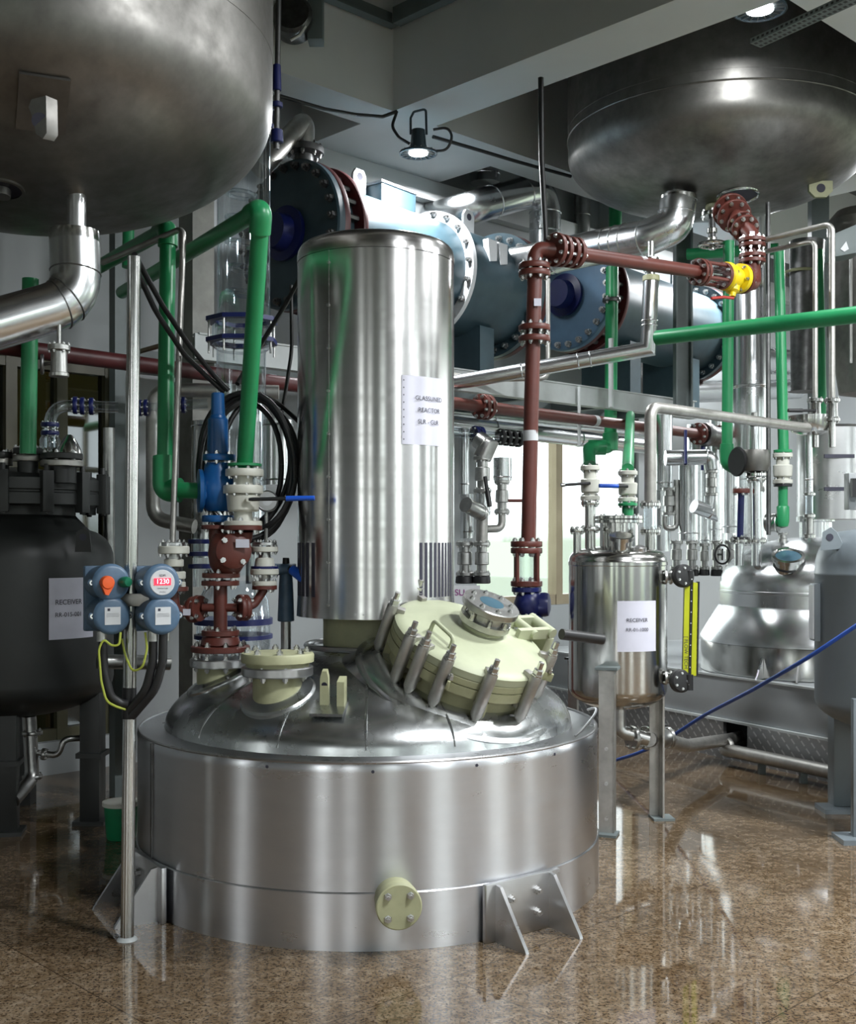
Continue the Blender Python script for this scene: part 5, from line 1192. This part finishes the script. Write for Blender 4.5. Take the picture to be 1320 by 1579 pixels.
# left manifold between tall cover and riser
YM = 8.4
for pts, r, lab, mt in (([P(715, 660, 8.7), P(715, 762, 8.7)], 8, 'slim clad pipe close to the tall cover edge', 'clad'), ([P(720, 762, 8.6), P(720, 830, 8.6)], 10, 'lower clad pipe close to the tall cover edge', 'clad'), ([P(738, 678, 8.4), P(752, 688, 8.35), P(744, 706, 8.35)], 14, 'clad elbow cap over the dark valve by the window', 'fit'), ([P(745, 760, 8.4), P(745, 795, 8.4)], 11, 'short clad sleeve below the dark valve by the window', 'clad'), ([P(775, 706, 8.6), P(775, 741, 8.6)], 14, 'clad cup end hanging in front of the bright window', 'clad'), ([P(718, 778, 8.2), P(744, 792, 8.35)], 12, 'dark ended clad stub beside the tall cover', 'fit')):
    duct(lab, pts, S(r, pts[0].y), 0, ((0, .85),), mt, 'clad manifold pipes')
sv(744, 8.35, 704, 762, 14, 'dark steel valve below the clad elbow cap by the window', None, 'window manifold valves')
rod_lever(bpy.data.objects[[o.name for o in bpy.data.objects if o.get('label', '').startswith('dark steel valve below')][0]], P(748, 735, 8.25), P(755, 780, 8.2), .02, .5, 'black')
pipe('steel_pipe', 'vertical steel pipe feeding the valve pair beside the window', 'pipe', [P(744, 792, 8.45), P(743, 842, 8.45)], S(9, 8.45), 'dull')
pipe('steel_pipe', 'curved steel elbow joining the hanging valve to the feed pipe', 'pipe', [P(774, 790, 8.6), P(774, 815, 8.6), P(744, 816, 8.5)], S(6, 8.5), 'dull', .1)
sv(774, 8.6, 740, 794, 12, 'hanging steel valve silhouetted against the bright window', None, 'window manifold valves')
pipe('thin_pipe', 'short thin pipe from the hanging valve towards the riser', 'pipe', [P(780, 772, 8.6), P(808, 772, 8.6)], .012, 'brown')
sv(717, 8.45, 836, 890, 14, 'floor-side steel valve nearest the tall cover', None, 'window manifold valves', True); sv(743, 8.4, 836, 890, 13, 'floor-side steel valve below the feed pipe', None, 'window manifold valves', True)
for y0, y1, r, Y0, Y1, lab in ((650, 690, 13, 8.9, 10.2, 'large level clad pipe above the window, lower of two'), (634, 668, 11, 9.2, 10.4, 'large level clad pipe behind the lower red-brown pipe')):
    duct(lab, [P(560, y0 - 12, Y0 - .5), P(1010, y1, Y1)], S(r, 9), 0, ((0, .4), (0, .7)), 'clad', 'level clad pipes')
t = T('glass_pipe', 'level clear glass pipe with blue and black couplings above the window', 'glass pipe', P(735, 668, 8.3))
part(MB(M['glass']).tube([P(640, 660, 8.1), P(810, 678, 8.7)], .035, 18, 0, False), 'glass_tube', t)
for px, mt in ((733, 'navy'), (740, 'navy'), (772, 'black'), (781, 'black'), (790, 'black'), (799, 'black')): flange(t, P(px, 660 + (px - 640) * .106, 8.1 + (px - 640) * .0035), V((1, .6, 0)), .062, .03, mt, 6, .007, name='coupling', n=24)
s = MB(M['plate']).box(P(716, 917, 8.2), (.22, .012, .13)); s.use(M['purple']); letter(s, 'SU', .062, flat(P(709, 914, 8.19), X, Z))
solo(s, 'wall_sign', 'small white sign with purple letters behind the sight glass', 'sign')
m = MB(M['panel']).box(V((P(716, 0, 8.5).x, 8.5, .42)), (.5, .35, .84), (U, W, Z)); solo(m, 'manifold_stand', 'grey cabinet stand under the steel valves by the window', 'cabinet', bevel=.01)

# ------------------------------------------------------------------ receiver
rc = V((.975, 6.0, 0)); rr = .25; zr = lambda y: CAMH + (HY - y) / 1800 * 6.0
t = T('receiver_tank', 'slim polished steel receiver tank with paper notice, on legs', 'tank', rc)
prof = [(.02, zr(1093))] + [(rr * math.sin(k * PI / 20), zr(1060) - .11 * math.cos(k * PI / 20)) for k in range(1, 11)] + [(rr, zr(872)), (rr + .003, zr(871)), (rr + .003, zr(866)), (rr, zr(865))] + [(rr - .07 + .07 * math.cos(k * PI / 14), zr(865) + .06 * math.sin(k * PI / 14)) for k in range(1, 7)] + [(.1, zr(843)), (.01, zr(841))]
part(MB(M['mirror']).lathe(prof, rc, Z, 80), 'shell', t)
for lx, ly in ((-.105, -.31), (.23, .02), (-.2, .22)):
    p = rc + V((lx, ly, 0)); d = V((-lx, -ly, 0)).normalized(); s = d.cross(Z)
    m = MB(M['dull']); m.box(p + Z * .40, (.075, .01, .80), (s, d, Z)); m.box(p + s * .034 + d * .025 + Z * .40, (.008, .06, .80), (s, d, Z))
    o = part(m, 'leg', t)
    part(MB(M['girder']).box(p + Z * .006, (.11, .11, .012), (s, d, Z)), 'foot', o)
    g = MB(M['beam']).prism([p + Z * .80 + s * .05, p + Z * .80 - s * .05, p + Z * .70], d * .012); g.use(M['girder']).box(p + d * .035 + Z * .81, (.11, .1, .012), (s, d, Z)); part(g, 'bracket', o)
    for z in (.08, .25, .42): part(MB(M['bolt']).cyl(p + Z * z - d * .005, p + Z * z - d * .012, .009, n=8), 'bolt', o)
def stub(px, Y, y0, y1, r, fl, name='nozzle', mt='mirror'):
    o = part(MB(M[mt]).cyl(P(px, y1, Y), P(px, y0, Y), S(r, Y), n=24), name, t)
    for y, rf in fl: flange(o, P(px, y, Y), Z, S(rf, Y), .018, mt, 6, .007)
    return o
stub(910, 6.05, 774, 862, 8, ((776, 14), (816, 15))); stub(890, 5.95, 818, 858, 6, ((818, 11),)); stub(1003, 5.95, 820, 862, 8, ((778, 16), (819, 16)))
part(MB(M['glass']).cyl(P(1003, 817, 5.95), P(1003, 780, 5.95), S(10, 5.95), n=24, cap=False), 'sight_tube', t)
stub(955, 6.1, 802, 850, 30, ((798, 37), (804, 37)), 'lid_neck'); part(MB(M['green']).cyl(P(968, 797, 6.15), P(968, 774, 6.15), S(9, 6.15), n=20), 'green_stub', t, 'green plastic stub'); flange(t, P(968, 778, 6.15), Z, S(15, 6.15), .015, 'green', 6, .007)
o = part(MB(M['mirror']).lathe([(.045, 0), (.045, .05), (.062, .052), (.062, .07), (.05, .072), (.001, .066)], P(957, 846, 5.83), V((0, -.35, 1)), 32), 'sight_glass', t)
part(MB(M['steel']).lathe([(.035, 0), (.035, .02), (.012, .03)], P(986, 850, 5.83), V((0, -.2, 1)), 24), 'cap', t)
part(MB(M['ink']).box(P(990, 978, 5.73), (.001, .001, .001)), 'mark', t) if False else None
for y, nm in ((890, 'upper'), (1045, 'lower')):
    o = part(MB(M['fit']).tube([P(1020, y, 5.9), P(1056, y, 5.86)], .017, 14), 'gauge_nozzle', t)
    for px in (1026, 1034, 1042): flange(o, P(px, y, 5.87), X, .036, .012, 'fit', 4, .006)
part(MB(M['fit']).tube([P(955, 1090, 6.0), P(955, 1128, 6.0), P(1000, 1140, 6.0)], .035, 16, .05), 'drain_pipe', t)
part(MB(M['steel']).tube([P(922, 1126, 5.8), P(1030, 1128, 6.1)], .0, 8), 'rail', t) if False else None
def cr(a, z, off): return rc + az(a) * (rr + off) + Z * z
tt = T('paper_notice', 'white notice in a sleeve on the slim polished receiver tank', 'paper sign', cr(.1, zr(995), 0), 'paper notices')
th0, th1 = -.17, .66; m = MB(M['paper']); kk = 10; z0, z1 = zr(998), zr(923)
m.rings([[cr(th0 + (th1 - th0) * k / kk, z, o) for o, z in ((.003, z0), (.005, z0), (.005, z1), (.003, z1))] for k in range(kk + 1)]); part(m, 'sleeve', tt)
m = MB(M['ink']); fn = lambda x, y: cr((th0 + th1) / 2 - .02 + x / rr, (z0 + z1) / 2 + y, .0075)
letter(m, 'RECEIVER', .026, fn, 0, .03); letter(m, 'RR-01-1000', .024, fn, 0, -.017); part(m, 'printed_text', tt)
# level gauge
YL = 5.82
t = T('level_gauge', 'lime yellow level gauge with black end valves beside the receiver', 'gauge', P(1066, 1062, YL))
m = MB(M['gaugeyellow']).prism([P(1056, 898, YL), P(1065, 898, YL), P(1062, 1043, YL), P(1053, 1043, YL)], V((0, .03, 0)))
m.use(M['ink']); ux = (P(1060, 990, YL) - P(1060, 1030, YL)).normalized(); letter(m, '[ FLOW TECH', .026, flat(P(1057.8, 1006, YL - .0015), -Z, X)); part(m, 'left_plate', t, 'lime strip with black lettering')
part(MB(M['gaugeyellow']).prism([P(1068, 898, YL), P(1077, 899, YL), P(1074, 1042, YL), P(1066, 1042, YL)], V((.005, .03, 0))), 'right_plate', t)
m = MB(M['black']).prism([P(1064, 897, YL), P(1069, 897, YL), P(1066, 1043, YL), P(1061, 1043, YL)], V((0, .028, 0))); m.prism([P(1076, 897, YL), P(1079, 897, YL), P(1076.5, 1043, YL), P(1073.5, 1043, YL)], V((0, .035, 0)))
for k in range(8): m.use(M['plate']).box(P(1066.5 - k * .35, 910 + k * 17, YL - .002), (.005, .003, .005))
part(m, 'glass_slot', t, 'black gauge slot')
for y in (888, 1050):
    m = MB(M['black']).lathe([(.05, -.02), (.058, -.012), (.058, .012), (.05, .02), (.02, .024)], P(1053 if y < 1000 else 1049, y, YL), V((.35, -1, .1)), 28); m.cyl(P(1053, y, YL), P(1064, y + 4, YL), .018, n=12)
    o = part(m, 'gauge_valve', t); part(MB(M['black']).cyl(P(1063, y + 14 if y > 1000 else y + 8, YL), P(1063, y - 10 if y > 1000 else y - 8, YL), .02, n=14), 'stem', o)
    bolt_ring(o, P(1053 if y < 1000 else 1049, y, YL) + V((.35, -1, .1)).normalized() * .02, V((.35, -1, .1)), .038, 6, .006, .006)

# ------------------------------------------------------------------ plinth with tread plate, floor pipes, hose
pA = V((1.925, 7.75, 0)); pe = V((.484, -.875, 0)).normalized(); pn = V((.875, .484, 0)).normalized()
def pb(mb, s0, s1, i0, i1, z0, z1): return mb.box(pA + pe * (s0 + s1) / 2 + pn * (i0 + i1) / 2 + Z * (z0 + z1) / 2, (s1 - s0, i1 - i0, z1 - z0), (pe, pn, Z))
t = T('equipment_plinth', 'grey raised plinth with tread plate front under the second reactor', 'plinth', pA)
part(pb(MB(M['panel']), -2.3, 4.2, .015, 2.2, .26, .54), 'top_slab', t, bevel=.006)
part(pb(MB(M['beam']), -2.3, 4.2, -.012, .03, .245, .26), 'ledge', t)
part(pb(MB(M['beam']), -2.3, 4.2, .0, .02, .535, .548), 'top_edge', t)
hs0, hs1 = .05, .27
m = MB(M['tread']); pb(m, -2.3, hs0, 0, .03, 0, .245); pb(m, hs1, 4.2, 0, .03, 0, .245); pb(m, hs0, hs1, 0, .03, 0, .1); part(m, 'tread_plate', t, 'diamond pattern metal plate')
m = MB(M['slab']); pb(m, -2.3, 4.2, .3, 2.2, 0, .26); part(m, 'core', t)
t = T('floor_pipe', 'grey steel pipe with valve running from the receiver into the plinth opening', 'pipe', P(1025, 1140, 6.8))
part(MB(M['dull']).tube([P(1000, 1140, 6.0), P(1030, 1142, 6.6), P(1060, 1150, 7.0), P(1125, 1140, 7.55), P(1140, 1136, 8.0)], .04, 16, .12), 'pipe_run', t)
for px, Y in ((975, 6.0), (996, 6.1), (1030, 6.55)): flange(t, P(px, 1138, Y), V((1, .5, 0)), .062, .02, 'fit', 6, .009)
part(MB(M['fit']).lathe([(.035, 0), (.05, .03), (.05, .1), (.035, .13)], P(1004, 1140, 6.15), V((1, .7, 0)), 24), 'valve_body', t); part(MB(M['black']).cyl(P(1005, 1120, 6.1), P(1028, 1118, 6.2), .009, n=8), 'lever', t)
t = T('floor_pipe', 'grey steel pipe running low along the tread plate', 'pipe', P(1200, 1175, 7.2))
part(MB(M['dull']).tube([P(1140, 1146, 7.95), P(1118, 1156, 7.45), P(1290, 1192, 6.7), P(1420, 1215, 6.2)], .042, 16, .08), 'pipe_run', t); flange(t, P(1122, 1152, 7.45), V((1, .3, 0)), .062, .03, 'dull', 0)
for k in (.3, .7):
    p = P(1130, 1158, 7.4) + (P(1290, 1192, 6.7) - P(1130, 1158, 7.4)) * k; part(MB(M['girder']).box(V((p.x, p.y, p.z / 2)), (.04, .04, p.z)), 'rest', t)
solo(MB(M['bluehose']).tube([P(1420, 905, 5.0), P(1330, 958, 5.2), P(1250, 1012, 5.35), P(1160, 1064, 5.9), P(1085, 1103, 6.5), P(1020, 1146, 6.9), P(980, 1163, 7.1), P(930, 1178, 7.45)], .010, 10, 1.2), 'air_hose', 'thin blue hose stretched across from the right edge to the floor', 'hose')

# ------------------------------------------------------------------ second reactor
q = V((2.68, 8.07, 0)); zz = lambda y: CAMH + (HY - y) / 1800 * 7.9
t = T('small_reactor', 'domed stainless reactor on the plinth behind the grey tank', 'reactor', q + Z * .545)
part(MB(M['mirror']).lathe([(.775, .545), (.775, zz(985)), (.77, zz(983))], q, Z, 96, False, False), 'skirt', t, 'dull lower drum')
part(MB(M['clad']).lathe([(.785, zz(990)), (.78, zz(983)), (.655, zz(936)), (.645, zz(934))], q, Z, 96, False, False), 'cone_collar', t, 'bright sloping collar')
dz = lambda r: zz(905) + .34 * max(0, 1 - (r / .645) ** 2.3) ** .5
part(MB(M['clad']).lathe([(.645, zz(938)), (.645, zz(915)), (.649, zz(914)), (.649, zz(911)), (.645, zz(910))] + [(.645 * math.sin(k * PI / 40), dz(.645 * math.sin(k * PI / 40))) for k in range(20, 0, -1)] + [(.01, dz(0))], q, Z, 96, False, True), 'domed_head', t)
for th in (-.75, -.45):
    d, s = az(th), az(th + PI / 2); c = q + d * .775; part(MB(M['steel']).prism([c + Z * .548 - s * .006, c + d * .10 + Z * .548 - s * .006, c + d * .005 + Z * .68 - s * .006], s * .012), 'gusset', t)
for px, r in ((1140, 7), (1167, 7.5)):
    o = part(MB(M['clad']).cyl(P(px, 872, 7.75), P(px, 838, 7.75), S(r, 7.75), n=24), 'nozzle', t); flange(o, P(px, 834, 7.75), Z, S(15, 7.75), .02, 'mirror', 8, .008)
p = P(1215, 872, 7.62); ax = V((-.1, -.45, .9)).normalized(); o = part(MB(M['mirror']).lathe([(.085, -.03), (.085, .05), (.105, .052), (.105, .075), (.085, .078), (.08, .07)], p, ax, 40), 'sight_glass', t)
part(MB(M['sight']).lathe([(.08, .07), (.001, .072)], p, ax, 32), 'glass_disc', o); part(MB(M['black']).torus(p, ax, .088, .006, 32, 6), 'seal', o)
part(MB(M['clad']).lathe([(.11, 0), (.11, .12), (.13, .125), (.13, .16)], q + Z * (dz(0) - .02), Z, 36), 'agitator_neck', t)
part(MB(M['steel']).lathe([(.24, 0), (.24, 0.62), (.22, .64)], q + Z * (dz(0) + .12) + V((.12, 0, 0)), Z, 40), 'drive_guard', t, 'square-shouldered steel guard with black slots')
m = MB(M['ink'])
for z in (.2, .42): m.box(q + Z * (dz(0) + .12 + z) + V((.08, -.235, 0)), (.2, .02, .025))
part(m, 'vent_grille', t)
t = T('navy_pipe', 'dark navy pipe with red top flange on the small reactor', 'pipe', P(1143, 832, 7.75)); part(MB(M['navy']).cyl(P(1141, 832, 7.75), P(1143, 760, 7.75), S(5, 7.75), n=18), 'pipe_run', t)
flange(t, P(1141, 831, 7.75), Z, S(13, 7.75), .025, 'black', 6, .008); flange(t, P(1143, 757, 7.75), Z, S(13, 7.75), .03, 'brown', 6, .009)
t = T('glass_lined_pipe', 'slim bright pipe standing on the small reactor below the dark bulb', 'pipe', P(1167, 832, 7.75)); part(MB(M['clad']).cyl(P(1167, 832, 7.75), P(1166, 742, 7.75), S(6.5, 7.75), n=20), 'pipe_run', t)
flange(t, P(1166, 739, 7.75), Z, S(14, 7.75), .022, 'mirror', 8, .008); flange(t, P(1166, 732, 7.75), Z, S(16, 7.75), .022, 'mirror', 8, .008)
t = T('steel_bulb', 'dark polished steel bulb fitting with upright neck by the green dropper', 'separator', P(1161, 728, 7.75))
part(MB(M['tank']).lathe([(.04, 0), (.09, .01), (.105, .05), (.105, .13), (.10, .15), (.02, .152)], P(1162, 729, 7.75), Z, 36), 'bulb', t); part(MB(M['black']).lathe([(.09, 0), (.1, .01), (.09, .02)], P(1139, 712, 7.75), V((-1, -.4, 0)), 32), 'side_cover', t)
vstack(t, 1163, 7.75, [('neck', 'clad', 656, 696, 5.5, 7), ('neck', 'fit', 636, 657, 4.5, 4.5), ('band', 'black', 654, 658, 6, 6)])
duct('grey round ended duct stub behind the short green pipe', [P(1182, 806, 8.0), P(1201, 806, 7.95)], S(14, 8), 0, ((0, .9),), 'fit', 'clad manifold pipes')
sv(1172, 8.3, 700, 760, 8, 'small polished valve behind the bright slim pipe')
sv(1207, 7.95, 822, 850, 8, 'small polished valve below the short green elbow')
# drive head of the grey tank side: boxes at the right edge
t = T('electrical_box', 'pale grey electrical box with black knob at the right edge', 'control box', P(1316, 780, 6.4))
part(MB(M['panel']).box(P(1322, 758, 6.4), (.12, .08, .2)), 'case', t, bevel=.006); part(MB(M['black']).box(P(1320, 752, 6.33), (.05, .03, .1)), 'handle', t)

# ------------------------------------------------------------------ grey tank
gc = V((2.40, 5.9, 0)); gr = .425; zg = lambda y: CAMH + (HY - y) / 1800 * 5.85
t = T('grey_tank', 'light grey painted pressure tank on legs cut by the right edge', 'tank', gc)
prof = [(.02, zg(1130))] + [(gr * math.sin(k * PI / 20), zg(1082) - .16 * math.cos(k * PI / 20)) for k in range(1, 11)] + [(gr, zg(888)), (gr + .002, zg(887)), (gr + .002, zg(884)), (gr, zg(883))] + [(gr - .14 + .14 * math.cos(k * PI / 16), zg(880) + .2 * math.sin(k * PI / 16)) for k in range(1, 8)] + [(.15, zg(812)), (.01, zg(808))]
part(MB(M['greytank']).lathe(prof, gc, Z, 80), 'shell', t)
for px, yb in ((1292, 1250), (1322, 1297)):
    g = F(px, yb); d = (gc - g).normalized(); s = d.cross(Z)
    o = part(MB(M['greytank']).box(g + Z * .34 + (V((.05, .05, 0)) if px < 1300 else V((0, 0, 0))), (.14 if px < 1300 else .05, .10 if px < 1300 else .04, .68), (X, YY, Z)), 'leg', t, bevel=.003)
    part(MB(M['greytank']).box(g + Z * .012, (.19, .17, .024), (X, YY, Z)), 'foot', o)
g = gc + V((.3, .25, 0)); part(MB(M['greytank']).box(g + Z * .34, (.1, .1, .68)), 'leg', t)
p = gc + az(-1.62) * (gr + .012) + Z * zg(945); o = part(MB(M['greytank']).box(p, (.09, .03, .29), (az(-1.62 + PI / 2), az(-1.62), Z)), 'name_bracket', t, bevel=.003)
part(MB(M['plate']).box(p + az(-1.62) * .018, (.075, .006, .27), (az(-1.62 + PI / 2), az(-1.62), Z)), 'name_plate', o, 'pale plate')
p = gc + az(-.52) * (gr + .012) + Z * zg(940); m = MB(M['greytank'])
for z in (.12, -.12): m.cyl(p + Z * z - az(-.52) * .02, p + Z * z + az(-.52) * .02, .018, n=12)
m.box(p, (.03, .012, .24), (az(-.52 + PI / 2), az(-.52), Z)); part(m, 'lug', t)
p = P(1281, 830, 5.75); m = MB(M['greytank']).prism([p + V((-.05, 0, -.06)), p + V((.07, 0, -.05)), p + V((.03, 0, .03)), p + V((0, 0, .055)), p + V((-.04, 0, .03))], V((.01, .02, 0))); m.use(M['ink']).cyl(p + V((-.005, -.002, .005)), p + V((-.005, .001, .005)), .018, n=16); part(m, 'lifting_lug', t)
